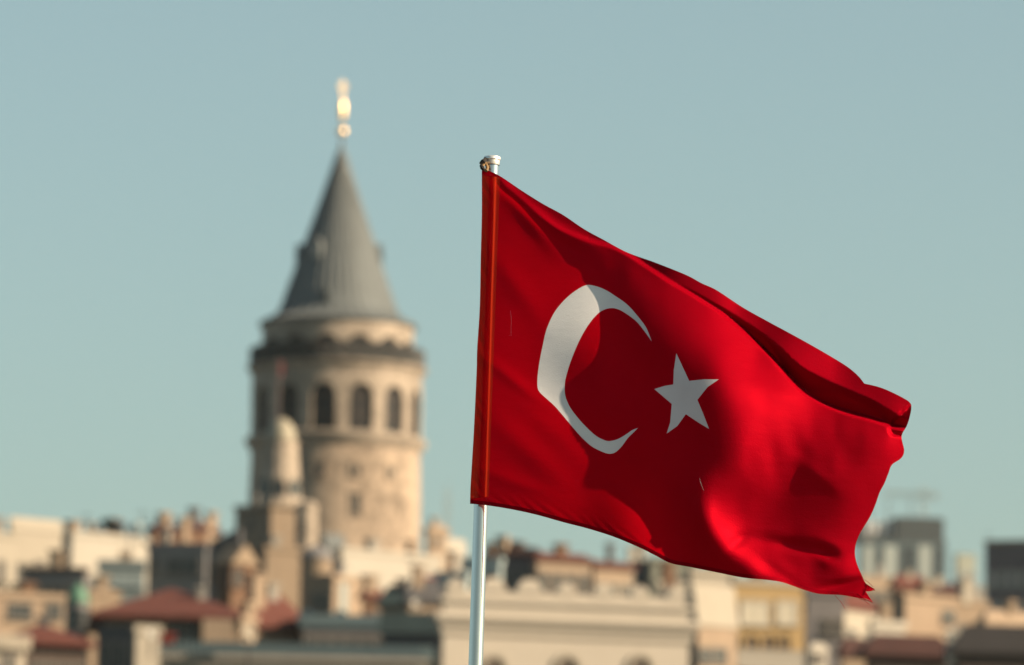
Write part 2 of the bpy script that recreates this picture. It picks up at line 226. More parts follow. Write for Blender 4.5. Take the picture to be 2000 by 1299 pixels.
G0X,G0Y,GS=880,280,3
gx_=np.arange(G0X,1840,GS).astype(float);gy_=np.arange(G0Y,1240,GS).astype(float)
HT = np.array([[float(q) for q in r.split()] for r in '''-11 20 52 86 123 168 214 258 299 339 376 413 447 481 513 544 573 601 627 652 675 697 717 736 753 768 782 795 805 815 823 829 834 837 839 840 838 835 830 824 815 805 793 779 763 746 728 708 686 664 641 617 593 568 543 517 492 467 442 417 392 368 344 320 296
-8 23 54 86 121 170 221 268 313 356 398 438 476 514 549 584 616 648 678 706 734 759 783 805 825 842 858 872 884 894 901 907 911 914 914 912 909 903 896 887 877 864 850 835 818 799 780 760 738 716 693 670 647 623 600 576 553 529 506 483 461 438 416 394 373
-4 26 57 86 121 173 227 277 326 373 419 463 506 546 585 623 660 695 729 761 793 822 849 874 896 917 934 949 962 972 980 986 989 990 988 985 979 972 962 951 938 924 908 890 872 853 832 811 790 768 746 724 701 679 657 635 613 592 571 550 529 509 489 469 449
-1 28 58 87 122 175 231 286 339 390 441 489 535 579 621 663 703 742 780 817 851 884 915 943 968 991 1011 1027 1041 1052 1060 1065 1067 1066 1063 1058 1050 1040 1028 1015 999 983 965 946 926 906 885 863 841 820 798 777 756 735 714 694 674 655 635 617 598 580 562 544 526
1 30 59 88 123 176 235 294 351 408 463 515 565 612 657 702 746 789 831 872 911 947 981 1012 1041 1066 1087 1105 1120 1131 1139 1144 1145 1143 1138 1131 1121 1108 1094 1078 1061 1042 1022 1002 980 959 937 915 893 872 850 830 810 790 771 753 735 717 700 683 667 651 635 619 603
3 32 60 89 124 178 238 301 365 426 486 542 594 644 693 741 790 837 883 928 970 1010 1048 1082 1113 1140 1164 1184 1200 1212 1219 1223 1223 1220 1213 1204 1192 1177 1160 1142 1122 1101 1079 1057 1034 1011 989 966 944 923 903 883 864 846 829 812 796 780 765 750 736 722 708 694 681
4 33 61 90 125 179 242 309 378 446 509 569 624 676 729 781 834 885 935 984 1030 1074 1114 1152 1186 1216 1242 1263 1280 1293 1300 1304 1303 1298 1289 1277 1263 1246 1227 1206 1184 1160 1137 1112 1088 1064 1040 1018 996 975 955 936 919 902 886 871 857 843 830 818 806 794 782 771 759
5 34 62 90 126 181 246 318 392 466 534 597 654 708 765 822 879 934 988 1040 1090 1137 1181 1222 1259 1292 1320 1343 1361 1374 1382 1385 1383 1376 1365 1351 1334 1315 1293 1270 1245 1219 1193 1167 1141 1116 1092 1069 1047 1026 1007 990 973 958 944 930 918 907 896 886 876 866 857 848 839
6 35 63 91 128 183 250 326 406 486 561 626 684 741 802 865 925 984 1042 1097 1150 1201 1248 1292 1332 1368 1398 1424 1443 1457 1465 1467 1463 1455 1442 1426 1406 1384 1360 1334 1306 1278 1250 1222 1194 1168 1143 1120 1098 1078 1060 1043 1028 1014 1001 990 980 970 962 954 946 939 932 926 919
7 35 64 92 129 185 254 333 418 504 586 656 717 778 844 909 973 1035 1096 1155 1211 1265 1315 1362 1406 1444 1478 1505 1526 1540 1548 1549 1545 1534 1520 1501 1479 1454 1426 1398 1368 1337 1306 1276 1247 1220 1194 1171 1149 1130 1112 1097 1083 1070 1059 1050 1041 1034 1028 1022 1017 1013 1009 1005 1001
8 36 64 93 130 187 257 338 427 518 606 682 750 818 887 955 1022 1087 1152 1213 1272 1328 1382 1432 1479 1521 1558 1587 1610 1625 1632 1633 1627 1615 1598 1576 1551 1524 1493 1462 1429 1395 1362 1330 1300 1271 1245 1222 1201 1182 1165 1150 1138 1127 1118 1110 1104 1099 1095 1091 1089 1087 1086 1085 1084
9 37 65 94 131 188 260 343 433 526 617 701 779 855 929 1001 1071 1141 1209 1273 1334 1392 1448 1502 1552 1598 1638 1670 1694 1709 1717 1717 1709 1695 1676 1652 1625 1594 1561 1526 1490 1453 1418 1384 1352 1323 1297 1273 1252 1234 1218 1205 1193 1184 1176 1170 1166 1163 1162 1161 1162 1163 1164 1166 1168
9 38 66 95 133 190 262 345 436 530 624 714 801 885 966 1044 1120 1195 1267 1334 1396 1456 1514 1571 1626 1676 1718 1753 1778 1794 1802 1801 1792 1777 1756 1730 1699 1665 1629 1590 1551 1511 1473 1438 1405 1375 1348 1325 1304 1287 1272 1259 1249 1241 1235 1231 1229 1228 1229 1232 1235 1239 1243 1248 1253
10 38 67 96 134 192 263 347 438 532 628 723 817 908 995 1081 1165 1247 1324 1395 1459 1520 1581 1640 1699 1753 1799 1835 1862 1879 1887 1885 1876 1859 1836 1808 1775 1737 1697 1654 1611 1569 1528 1491 1457 1427 1400 1377 1357 1340 1326 1314 1305 1299 1294 1292 1292 1294 1298 1303 1309 1316 1324 1331 1340
11 39 67 97 135 194 265 348 439 534 631 729 827 923 1017 1110 1203 1293 1379 1457 1525 1585 1648 1712 1772 1828 1877 1917 1945 1963 1971 1969 1960 1942 1918 1888 1851 1810 1765 1718 1671 1626 1584 1545 1510 1480 1453 1430 1411 1394 1381 1370 1362 1357 1354 1354 1356 1360 1367 1375 1384 1394 1405 1416 1427
12 40 68 97 137 196 266 349 439 534 632 732 833 933 1032 1132 1231 1330 1427 1517 1592 1650 1717 1787 1846 1901 1953 1996 2026 2045 2054 2052 2043 2026 2002 1969 1930 1884 1834 1782 1731 1683 1639 1600 1565 1534 1508 1485 1465 1449 1436 1426 1419 1415 1414 1416 1420 1427 1436 1447 1460 1473 1487 1502 1516
12 41 69 98 138 197 268 350 440 535 633 734 836 939 1042 1145 1250 1356 1463 1568 1658 1718 1791 1870 1922 1969 2024 2071 2103 2126 2135 2133 2126 2111 2088 2054 2010 1958 1902 1845 1790 1740 1696 1656 1621 1590 1564 1541 1521 1505 1493 1483 1477 1474 1475 1479 1485 1495 1507 1521 1537 1553 1571 1588 1606
13 41 70 99 140 199 269 351 441 535 634 735 838 942 1047 1153 1260 1371 1486 1603 1707 1785 1868 1953 2006 2045 2095 2141 2178 2203 2214 2213 2208 2197 2176 2141 2091 2031 1968 1907 1850 1799 1754 1715 1679 1649 1622 1599 1579 1563 1550 1541 1536 1534 1536 1542 1551 1564 1578 1596 1614 1634 1655 1676 1697
14 42 71 100 141 201 271 353 442 537 635 737 840 944 1050 1157 1265 1377 1496 1624 1744 1837 1933 2022 2083 2133 2174 2214 2253 2278 2290 2292 2291 2285 2267 2230 2173 2104 2033 1968 1911 1861 1816 1776 1741 1710 1682 1658 1638 1621 1608 1599 1595 1594 1598 1606 1618 1633 1651 1671 1693 1716 1740 1764 1789
15 43 71 101 143 203 274 355 445 539 638 738 841 945 1051 1158 1268 1381 1501 1635 1771 1882 1989 2084 2154 2216 2260 2296 2335 2355 2369 2375 2376 2372 2358 2320 2254 2173 2096 2031 1975 1926 1882 1842 1807 1775 1746 1721 1699 1681 1667 1658 1654 1655 1661 1671 1686 1704 1725 1748 1773 1799 1826 1853 1880
16 44 72 102 144 205 276 359 448 543 641 742 844 948 1053 1160 1270 1384 1506 1641 1784 1915 2034 2136 2216 2287 2341 2383 2421 2441 2455 2462 2461 2458 2444 2405 2332 2240 2161 2098 2045 1997 1953 1913 1876 1843 1813 1785 1761 1742 1727 1718 1715 1717 1725 1738 1755 1776 1800 1827 1854 1883 1913 1942 1971
16 45 73 103 146 207 280 363 453 549 647 747 849 951 1056 1162 1272 1387 1510 1644 1788 1933 2066 2178 2267 2350 2413 2463 2506 2529 2547 2556 2551 2545 2527 2484 2407 2311 2232 2175 2124 2075 2030 1989 1952 1916 1883 1852 1825 1804 1788 1779 1776 1780 1790 1806 1826 1850 1877 1906 1937 1968 1999 2030 2062
17 46 74 104 147 209 284 368 460 556 655 755 856 958 1061 1166 1275 1390 1513 1645 1790 1940 2084 2210 2313 2406 2480 2538 2586 2617 2640 2652 2647 2637 2614 2568 2494 2400 2321 2264 2210 2160 2114 2073 2033 1994 1956 1921 1891 1867 1850 1840 1839 1844 1857 1875 1899 1926 1956 1987 2020 2052 2085 2118 2151
18 46 75 105 148 211 288 374 468 565 665 765 866 967 1069 1173 1280 1393 1514 1646 1789 1939 2089 2226 2347 2452 2535 2603 2659 2698 2727 2744 2744 2734 2707 2659 2592 2507 2428 2363 2303 2252 2207 2163 2120 2076 2032 1992 1958 1931 1913 1903 1903 1911 1926 1948 1974 2004 2037 2070 2104 2137 2171 2204 2237
19 47 75 106 150 214 292 381 476 576 677 779 881 981 1082 1182 1286 1395 1513 1642 1784 1934 2087 2233 2368 2487 2583 2660 2727 2772 2808 2832 2839 2832 2806 2759 2695 2619 2541 2468 2403 2354 2309 2263 2214 2162 2111 2066 2027 1998 1978 1968 1969 1979 1998 2023 2053 2085 2119 2154 2188 2222 2255 2288 2321
20 48 76 106 151 216 297 388 486 588 693 797 899 1000 1099 1197 1296 1399 1511 1635 1774 1926 2082 2235 2380 2510 2619 2709 2784 2840 2883 2915 2931 2931 2910 2868 2805 2729 2649 2571 2505 2461 2422 2371 2312 2250 2192 2141 2099 2066 2045 2035 2038 2051 2074 2103 2135 2169 2204 2239 2272 2306 2338 2370 2401
21 49 77 107 153 219 301 395 497 602 710 817 921 1023 1121 1217 1311 1407 1510 1627 1764 1919 2078 2235 2385 2522 2644 2747 2832 2897 2950 2991 3017 3029 3017 2982 2923 2841 2755 2670 2600 2565 2539 2484 2411 2339 2274 2218 2174 2139 2115 2105 2110 2128 2154 2186 2221 2256 2291 2324 2357 2388 2418 2447 2476
22 50 78 108 154 221 306 402 507 617 728 839 947 1051 1149 1242 1331 1420 1515 1625 1762 1917 2077 2235 2387 2530 2659 2773 2870 2945 3008 3058 3095 3121 3122 3096 3043 2959 2870 2775 2691 2659 2650 2593 2509 2429 2359 2299 2253 2216 2189 2179 2188 2210 2240 2274 2310 2345 2378 2410 2440 2468 2495 2520 2545
22 50 79 109 156 224 310 410 517 631 746 862 974 1082 1182 1274 1359 1441 1529 1636 1771 1923 2080 2237 2389 2534 2668 2789 2895 2984 3057 3115 3162 3201 3219 3203 3151 3074 2988 2890 2802 2759 2745 2694 2607 2523 2448 2385 2336 2299 2270 2261 2274 2300 2332 2367 2402 2435 2467 2496 2522 2546 2568 2588 2607
23 51 79 110 157 226 314 416 527 644 764 884 1002 1114 1217 1310 1392 1470 1556 1662 1792 1937 2088 2241 2391 2536 2672 2798 2912 3011 3095 3163 3217 3268 3301 3299 3252 3179 3098 3004 2922 2868 2834 2789 2711 2625 2543 2477 2427 2389 2362 2356 2371 2398 2430 2464 2496 2527 2556 2581 2603 2621 2636 2650 2662
24 52 80 111 159 229 318 422 535 655 778 904 1027 1145 1252 1346 1428 1504 1591 1695 1818 1955 2100 2248 2395 2537 2674 2802 2921 3028 3122 3200 3263 3321 3365 3376 3343 3278 3203 3111 3035 2975 2922 2877 2813 2732 2645 2577 2526 2490 2469 2466 2480 2504 2533 2563 2592 2619 2644 2664 2680 2691 2699 2704 2708
25 53 81 112 161 231 322 426 541 663 789 918 1047 1170 1282 1377 1458 1536 1624 1727 1845 1975 2113 2256 2398 2539 2675 2804 2925 3037 3137 3225 3298 3359 3408 3430 3414 3362 3299 3214 3138 3075 3014 2965 2905 2831 2749 2681 2631 2599 2585 2585 2596 2615 2638 2663 2687 2710 2730 2745 2754 2757 2755 2751 2745
26 54 82 113 162 234 325 430 545 668 796 927 1058 1186 1300 1394 1476 1559 1650 1753 1867 1993 2126 2263 2402 2540 2674 2803 2925 3040 3145 3239 3320 3386 3436 3467 3466 3425 3371 3303 3225 3157 3100 3047 2987 2917 2843 2779 2735 2711 2705 2707 2714 2728 2745 2761 2780 2799 2813 2822 2822 2815 2803 2789 2773
26 54 83 115 164 236 327 432 548 670 797 927 1058 1185 1299 1393 1480 1568 1664 1768 1883 2006 2135 2269 2405 2540 2672 2800 2923 3039 3147 3245 3331 3400 3452 3487 3496 3469 3422 3368 3297 3228 3171 3113 3055 2993 2925 2868 2831 2815 2817 2823 2829 2839 2848 2855 2869 2884 2894 2894 2884 2865 2842 2817 2792
27 55 83 116 166 238 329 433 548 668 793 920 1046 1167 1277 1376 1469 1565 1665 1773 1889 2012 2140 2272 2406 2539 2669 2797 2919 3035 3144 3244 3333 3406 3459 3495 3512 3498 3457 3410 3351 3285 3227 3166 3108 3052 2994 2943 2913 2901 2907 2921 2934 2941 2944 2943 2952 2964 2968 2959 2935 2905 2871 2837 2804
28 56 84 117 167 240 330 433 546 664 785 907 1027 1141 1247 1348 1448 1548 1654 1766 1885 2010 2139 2271 2403 2535 2665 2791 2913 3029 3138 3239 3329 3404 3460 3497 3520 3518 3485 3439 3387 3327 3270 3209 3150 3099 3050 3003 2981 2971 2972 2994 3014 3020 3022 3023 3029 3037 3035 3012 2974 2931 2889 2848 2808
29 57 85 118 169 241 331 432 542 657 774 890 1003 1112 1216 1317 1417 1522 1632 1749 1872 1999 2130 2263 2396 2528 2657 2784 2905 3021 3131 3232 3322 3399 3458 3498 3525 3531 3508 3463 3408 3350 3297 3239 3180 3133 3094 3051 3038 3034 3026 3053 3066 3071 3083 3087 3092 3097 3086 3047 2995 2945 2897 2852 2808
29 58 86 119 171 243 331 430 537 648 760 872 980 1084 1184 1283 1383 1488 1602 1723 1849 1980 2113 2247 2381 2515 2646 2774 2897 3014 3124 3225 3315 3392 3453 3496 3527 3540 3524 3479 3419 3358 3305 3253 3195 3152 3124 3086 3082 3083 3076 3106 3114 3117 3139 3135 3138 3139 3107 3054 2998 2946 2896 2849 2803
30 58 87 120 173 244 331 428 531 638 746 853 957 1058 1155 1250 1347 1451 1566 1689 1818 1950 2085 2222 2359 2495 2630 2760 2887 3006 3118 3220 3311 3388 3450 3495 3528 3543 3530 3483 3420 3356 3300 3257 3201 3157 3144 3115 3116 3125 3115 3142 3154 3162 3188 3181 3176 3164 3102 3039 2987 2937 2889 2842 2795
31 59 87 122 175 245 330 424 525 628 732 835 936 1034 1129 1222 1316 1416 1529 1651 1779 1912 2047 2186 2326 2467 2606 2743 2875 2999 3115 3219 3310 3388 3450 3495 3528 3544 3530 3476 3410 3344 3282 3247 3196 3151 3143 3144 3144 3152 3154 3164 3178 3189 3208 3205 3193 3163 3094 3024 2971 2923 2876 2831 2786
32 60 88 123 176 246 329 421 518 618 718 818 917 1013 1106 1197 1289 1385 1492 1609 1733 1863 1998 2137 2281 2427 2575 2720 2861 2994 3115 3223 3315 3391 3451 3495 3525 3538 3520 3458 3396 3329 3255 3230 3186 3141 3134 3162 3167 3170 3183 3178 3186 3198 3209 3201 3181 3139 3070 3006 2953 2906 2861 2818 2775
33 61 89 124 178 247 328 417 511 607 705 802 899 994 1086 1177 1266 1358 1457 1565 1681 1804 1935 2074 2221 2375 2532 2690 2843 2988 3120 3233 3326 3397 3452 3491 3517 3523 3496 3427 3372 3308 3226 3200 3165 3128 3131 3167 3183 3189 3204 3189 3186 3194 3197 3180 3151 3106 3042 2983 2933 2887 2845 2805 2764
34 62 90 125 180 248 327 413 503 597 691 786 881 975 1068 1159 1247 1333 1422 1519 1622 1734 1858 1995 2145 2307 2478 2651 2821 2982 3127 3250 3343 3404 3451 3479 3496 3492 3461 3388 3334 3275 3191 3161 3134 3108 3118 3154 3181 3198 3212 3195 3183 3181 3172 3149 3112 3064 3010 2958 2911 2869 2829 2792 2754
35 63 91 127 182 249 326 409 496 585 677 769 862 956 1050 1141 1228 1309 1388 1469 1556 1654 1767 1899 2052 2223 2408 2601 2793 2974 3136 3269 3366 3414 3449 3459 3461 3439 3404 3340 3285 3230 3153 3119 3100 3088 3101 3130 3159 3184 3203 3191 3176 3162 3139 3110 3069 3021 2974 2930 2889 2850 2814 2780 2745
37 64 91 128 184 250 324 404 487 573 661 751 842 934 1027 1120 1207 1283 1351 1416 1484 1563 1663 1788 1942 2122 2323 2537 2754 2961 3142 3284 3383 3427 3445 3437 3415 3375 3324 3278 3223 3170 3110 3075 3064 3066 3085 3106 3127 3150 3172 3173 3160 3135 3101 3066 3024 2979 2939 2901 2866 2832 2800 2769 2739
38 65 92 129 185 250 322 398 477 559 644 730 818 908 999 1090 1177 1250 1308 1358 1406 1466 1550 1664 1816 2004 2221 2459 2704 2939 3145 3294 3391 3433 3431 3401 3356 3303 3245 3206 3157 3109 3066 3038 3034 3043 3066 3085 3099 3114 3133 3139 3127 3099 3059 3020 2980 2940 2906 2874 2844 2816 2788 2761 2734
39 66 94 130 187 250 318 390 465 543 624 707 791 878 964 1050 1131 1199 1252 1291 1325 1368 1434 1534 1680 1872 2105 2365 2637 2901 3133 3303 3405 3440 3416 3354 3291 3221 3169 3130 3085 3049 3019 3004 3007 3021 3041 3058 3071 3083 3097 3099 3084 3056 3015 2975 2939 2905 2876 2849 2825 2801 2778 2755 2732
36 67 96 132 189 249 312 380 451 525 602 680 761 842 923 1001 1073 1134 1181 1215 1242 1275 1327 1410 1543 1734 1979 2258 2552 2843 3103 3297 3415 3455 3411 3318 3235 3152 3100 3065 3022 2996 2976 2973 2981 2997 3014 3030 3042 3053 3062 3060 3040 3011 2973 2933 2901 2874 2850 2828 2808 2789 2770 2751 2732
29 64 97 136 190 244 303 366 433 504 576 651 727 803 877 947 1011 1064 1106 1137 1162 1190 1233 1304 1419 1601 1850 2140 2451 2764 3052 3274 3407 3469 3420 3297 3193 3102 3043 3010 2975 2955 2945 2948 2958 2973 2989 3003 3015 3024 3028 3022 3001 2971 2935 2899 2871 2848 2829 2812 2796 2781 2766 2751 2735
14 53 92 134 183 233 289 349 412 479 548 619 690 760 827 891 947 995 1033 1063 1089 1116 1156 1219 1322 1489 1727 2016 2336 2662 2968 3216 3377 3460 3430 3293 3168 3074 3005 2970 2943 2928 2925 2930 2939 2952 2968 2979 2990 2998 2998 2988 2967 2937 2903 2872 2847 2828 2813 2800 2788 2777 2765 2753 2741
-8 34 76 120 167 215 269 327 388 452 518 584 651 715 777 834 886 930 966 997 1025 1055 1094 1155 1250 1398 1614 1894 2214 2546 2858 3123 3311 3410 3421 3307 3164 3063 2990 2950 2926 2914 2915 2920 2924 2934 2952 2963 2970 2974 2972 2961 2940 2911 2879 2851 2831 2815 2804 2794 2785 2777 2767 2758 2748
-36 8 52 97 143 192 245 301 361 422 485 548 610 670 728 781 828 870 907 940 971 1006 1048 1108 1196 1326 1516 1782 2097 2424 2735 3007 3213 3326 3372 3321 3190 3071 2989 2945 2920 2910 2914 2918 2915 2922 2943 2957 2967 2964 2957 2945 2922 2892 2862 2838 2821 2810 2801 2794 2788 2781 2774 2766 2758
-70 -24 21 67 114 163 216 272 330 390 450 510 569 626 680 731 777 819 857 893 929 969 1016 1079 1163 1279 1446 1694 1995 2307 2605 2870 3081 3215 3289 3300 3226 3115 3010 2956 2926 2911 2916 2912 2912 2916 2934 2956 2985 2984 2963 2941 2911 2880 2853 2833 2820 2812 2806 2801 2796 2790 2784 2777 2770
-108 -62 -15 32 80 130 184 240 297 356 414 472 529 584 636 685 731 774 815 856 897 943 997 1063 1148 1261 1419 1643 1915 2201 2477 2726 2931 3080 3177 3231 3226 3169 3073 3002 2953 2921 2914 2898 2898 2908 2910 2929 2987 3024 3002 2959 2916 2878 2853 2837 2828 2823 2818 2814 2809 2804 2798 2791 2785
-151 -103 -55 -6 43 94 148 205 262 320 378 434 490 543 595 644 691 737 782 827 875 927 987 1059 1149 1265 1418 1619 1856 2109 2358 2586 2781 2936 3051 3130 3167 3167 3140 3088 3020 2965 2930 2908 2895 2899 2904 2898 2940 3015 3027 2988 2941 2895 2867 2854 2847 2842 2838 2833 2828 2822 2815 2808 2801
-197 -147 -98 -48 3 56 111 168 226 283 341 397 452 506 558 608 658 706 755 806 860 918 985 1064 1159 1277 1425 1605 1810 2030 2250 2456 2640 2796 2920 3014 3075 3108 3138 3140 3091 3025 2978 2944 2916 2906 2915 2910 2930 2983 3012 3005 2974 2933 2899 2885 2877 2870 2864 2858 2851 2843 2836 2828 2820
-245 -194 -143 -92 -39 15 72 130 188 246 304 361 416 471 524 577 629 682 735 791 850 916 989 1073 1173 1291 1431 1593 1772 1963 2155 2340 2511 2663 2792 2895 2974 3032 3085 3120 3110 3070 3039 3006 2963 2935 2933 2931 2953 2983 3000 3019 3008 2980 2951 2930 2917 2906 2896 2887 2878 2869 2859 2850 2840
-296 -243 -190 -137 -82 -26 32 91 150 209 268 325 382 439 494 550 605 662 720 781 846 917 995 1084 1186 1302 1433 1579 1737 1903 2072 2238 2395 2540 2669 2779 2872 2949 3015 3061 3074 3062 3068 3066 3024 2984 2963 2953 2971 2995 3011 3036 3042 3032 3008 2983 2963 2947 2933 2921 2909 2897 2886 2874 2863
-347 -293 -238 -183 -127 -68 -9 51 112 172 232 291 350 409 467 526 585 646 709 774 845 920 1003 1094 1196 1308 1431 1563 1703 1849 1998 2147 2291 2428 2554 2668 2769 2858 2931 2986 3017 3031 3054 3074 3058 3028 3000 2979 2983 2995 3020 3048 3061 3074 3060 3035 3012 2991 2973 2958 2943 2929 2915 2901 2887
-399 -343 -286 -230 -171 -111 -50 12 74 135 197 258 320 381 442 505 568 633 700 770 845 924 1010 1102 1202 1309 1424 1544 1670 1799 1932 2065 2198 2326 2448 2563 2668 2762 2842 2906 2955 2992 3027 3055 3061 3048 3027 3007 3001 3007 3028 3058 3078 3099 3098 3080 3058 3036 3016 2997 2979 2962 2946 2930 2913
-452 -394 -335 -276 -216 -155 -92 -28 35 99 163 227 290 355 420 485 553 622 693 768 846 928 1015 1107 1205 1306 1413 1522 1636 1752 1871 1991 2112 2232 2349 2462 2568 2665 2751 2825 2888 2943 2989 3025 3045 3049 3042 3032 3029 3034 3052 3078 3102 3122 3128 3120 3102 3081 3059 3038 3018 2998 2979 2960 2941
-504 -444 -384 -323 -261 -198 -133 -68 -3 63 129 196 262 330 398 468 539 613 688 766 847 932 1019 1110 1204 1300 1398 1499 1601 1706 1813 1922 2032 2144 2255 2365 2471 2570 2661 2744 2819 2886 2943 2988 3021 3041 3049 3052 3057 3067 3084 3107 3131 3149 3158 3155 3142 3123 3102 3079 3057 3035 3013 2991 2970
-557 -495 -433 -370 -307 -241 -175 -108 -40 27 96 165 235 306 378 451 527 604 683 765 848 934 1021 1110 1200 1291 1382 1474 1567 1661 1757 1855 1956 2060 2165 2271 2375 2476 2573 2663 2748 2824 2892 2948 2993 3027 3051 3068 3084 3100 3120 3142 3163 3180 3190 3189 3180 3164 3144 3121 3097 3072 3048 3024 3000
-609 -546 -482 -417 -352 -285 -217 -148 -78 -8 63 135 208 282 358 436 515 596 679 763 849 936 1023 1109 1196 1281 1365 1448 1531 1616 1702 1790 1883 1978 2078 2179 2282 2384 2485 2583 2675 2761 2838 2906 2964 3012 3050 3082 3109 3133 3156 3178 3198 3214 3223 3224 3217 3204 3185 3162 3137 3111 3084 3057 3030
-662 -596 -531 -464 -397 -328 -258 -187 -116 -43 30 105 181 259 338 420 503 588 674 762 849 937 1023 1108 1190 1270 1347 1422 1496 1571 1647 1726 1810 1898 1991 2088 2189 2293 2398 2502 2602 2697 2785 2864 2934 2996 3049 3094 3132 3164 3191 3214 3234 3249 3257 3259 3254 3243 3226 3203 3177 3149 3119 3090 3061'''.split('\n')]) / 10
def cub(T,x,y,X0=880,Y0=280,G=15.):
    def w(t):
        return [(1-t)**3/6,(3*t**3-6*t*t+4)/6,(-3*t**3+3*t*t+3*t+1)/6,t**3/6]
    u=np.clip((x-X0)/G,1,T.shape[1]-2.001);v=np.clip((y-Y0)/G,1,T.shape[0]-2.001)
    i=u.astype(int);j=v.astype(int);wu=w(u-i);wv=w(v-j)
    r=0
    for a in range(4):
        for b in range(4):
            r=r+wv[a]*wu[b]*T[np.clip(j+a-1,0,T.shape[0]-1),np.clip(i+b-1,0,T.shape[1]-1)]
    return r
RIX=[941,960,990,1015,1038,1065,1091,1115,1150,1200]
RIY=[334,345,368,391,412,434,452,463,476,492]
def bumps(x,y):
    o=0*x
    for q in BUMPS: o=o+q[0]*g(x,y,*q[1:])
    # puckers along the bottom seam
    yb=np.interp(x,[918,950,1050,1150,1250,1310,1400,1530,1640,1700],[984,987,1006,1033,1070,1100,1118,1138,1162,1160])
    e=np.clip(yb-y,0,200)
    o=o+.8*(1-sm(1280,1420,x))*np.exp(-((e-13)/12)**2)*np.sin(x/5.2+1.3*np.sin(x/23.)+.3*e)*(.4+.6*np.sin(x/61.)**2)
    # sleeve puckers
    xs=945-(y-330)*.028
    o=o+.55*np.exp(-((x-xs)/14)**2)*np.sin(y/6.1+1.5*np.sin(y/31.)-.35*(x-xs))*(np.sin(y/47.)**2)
    return o
def crease(x,y):
    yc=smi(x,CX,CY)
    D=smi(x,[1040,1150,1300,1500,1650,1800],[0,12,24,50,62,40])
    up=np.clip(yc-y,0,200)
    w=smi(x,[1200,1300,1400,1450,1500,1550,1600,1650,1700,1780],[5,8,14,23,35,48,54,50,42,22])
    o=-D*sm(-2,9,yc-y)+(1.45*np.minimum(up,w)+.30*np.clip(up-w,0,200))*sm(1100,1350,x)
    yr=smi(x,RIX,RIY);d=(yr-y)*.78
    o=o+11*np.exp(-(d/11)**2)*sm(948,990,x)*(1-sm(1110,1190,x))
    xl=np.interp(y,[780,788,808,822,834,850],[1790,1777,1755,1741,1733,1734])
    e=np.clip(x-xl,0,60)*(1-sm(838,856,y))
    o=o-15*sm(0,7,e)+.75*e
    return o+bumps(x,y)
def build():
    x,y=np.meshgrid(gx_,gy_)
    h=cub(HT,x,y)
    return h+crease(x,y)
# amplitude, cx, cy, angle, long, short
BUMPS=[(-5,1010,748,38,80,13),(-7,1075,838,45,90,28),(-8,1040,885,42,90,28),(-6,1035,430,52,75,15),(-4,1010,560,55,90,22),(5,1240,640,50,120,30),(-5,1230,900,35,120,30),(-3,1000,940,20,80,14),(-9,1560,1068,10,70,13),(-13,1614,1079,25,24,12),(-14,1655,1141,-12,50,11),(-4,1441,1057,-40,24,11),(-5,1520,1120,35,60,12),(3.5,1594,926,36,52,15),(3,1500,760,20,60,16)]
_H=None
def height(x,y):
    global _H
    if _H is None:_H=build()
    x=np.asarray(x,float);y=np.asarray(y,float)
    u=np.clip((x-G0X)/GS,0,len(gx_)-1.001);v=np.clip((y-G0Y)/GS,0,len(gy_)-1.001)
    i=u.astype(int);j=v.astype(int);u=u-i;v=v-j
    return (_H[j,i]*(1-u)+_H[j,i+1]*u)*(1-v)+(_H[j+1,i]*(1-u)+_H[j+1,i+1]*u)*v
CRES=[(1273,667),(1262,640),(1245,617),(1225,595),(1200,577),(1180,565),(1160,558),(1145,557),(1130,564),(1112,577),(1095,594),(1080,615),(1067,645),(1060,675),(1054,705),(1050,735),(1050,757),(1055,767),(1070,781),(1085,795),(1108,822),(1131,849),(1145,863),(1159,874),(1183,885),(1195,886),(1204,882),(1215,871),(1226,856),(1236,846),(1246,836),(1235,840),(1222,849),(1208,857),(1195,861),(1184,861),(1165,852),(1148,837),(1131,819),(1113,795),(1104,773),(1103,755),(1105,738),(1115,705),(1128,673),(1142,646),(1158,623),(1174,608),(1191,602),(1207,604),(1225,614),(1243,628),(1258,646)]
STAR=[(1321,690),(1346,744),(1375,741),(1404,741),(1382,756),(1362,781),(1373,807),(1385,838),(1362,824),(1339.5,809),(1323,832),(1302,847),(1309,825),(1312,789),(1278,760),(1297,754),(1315,751),(1316,723)]

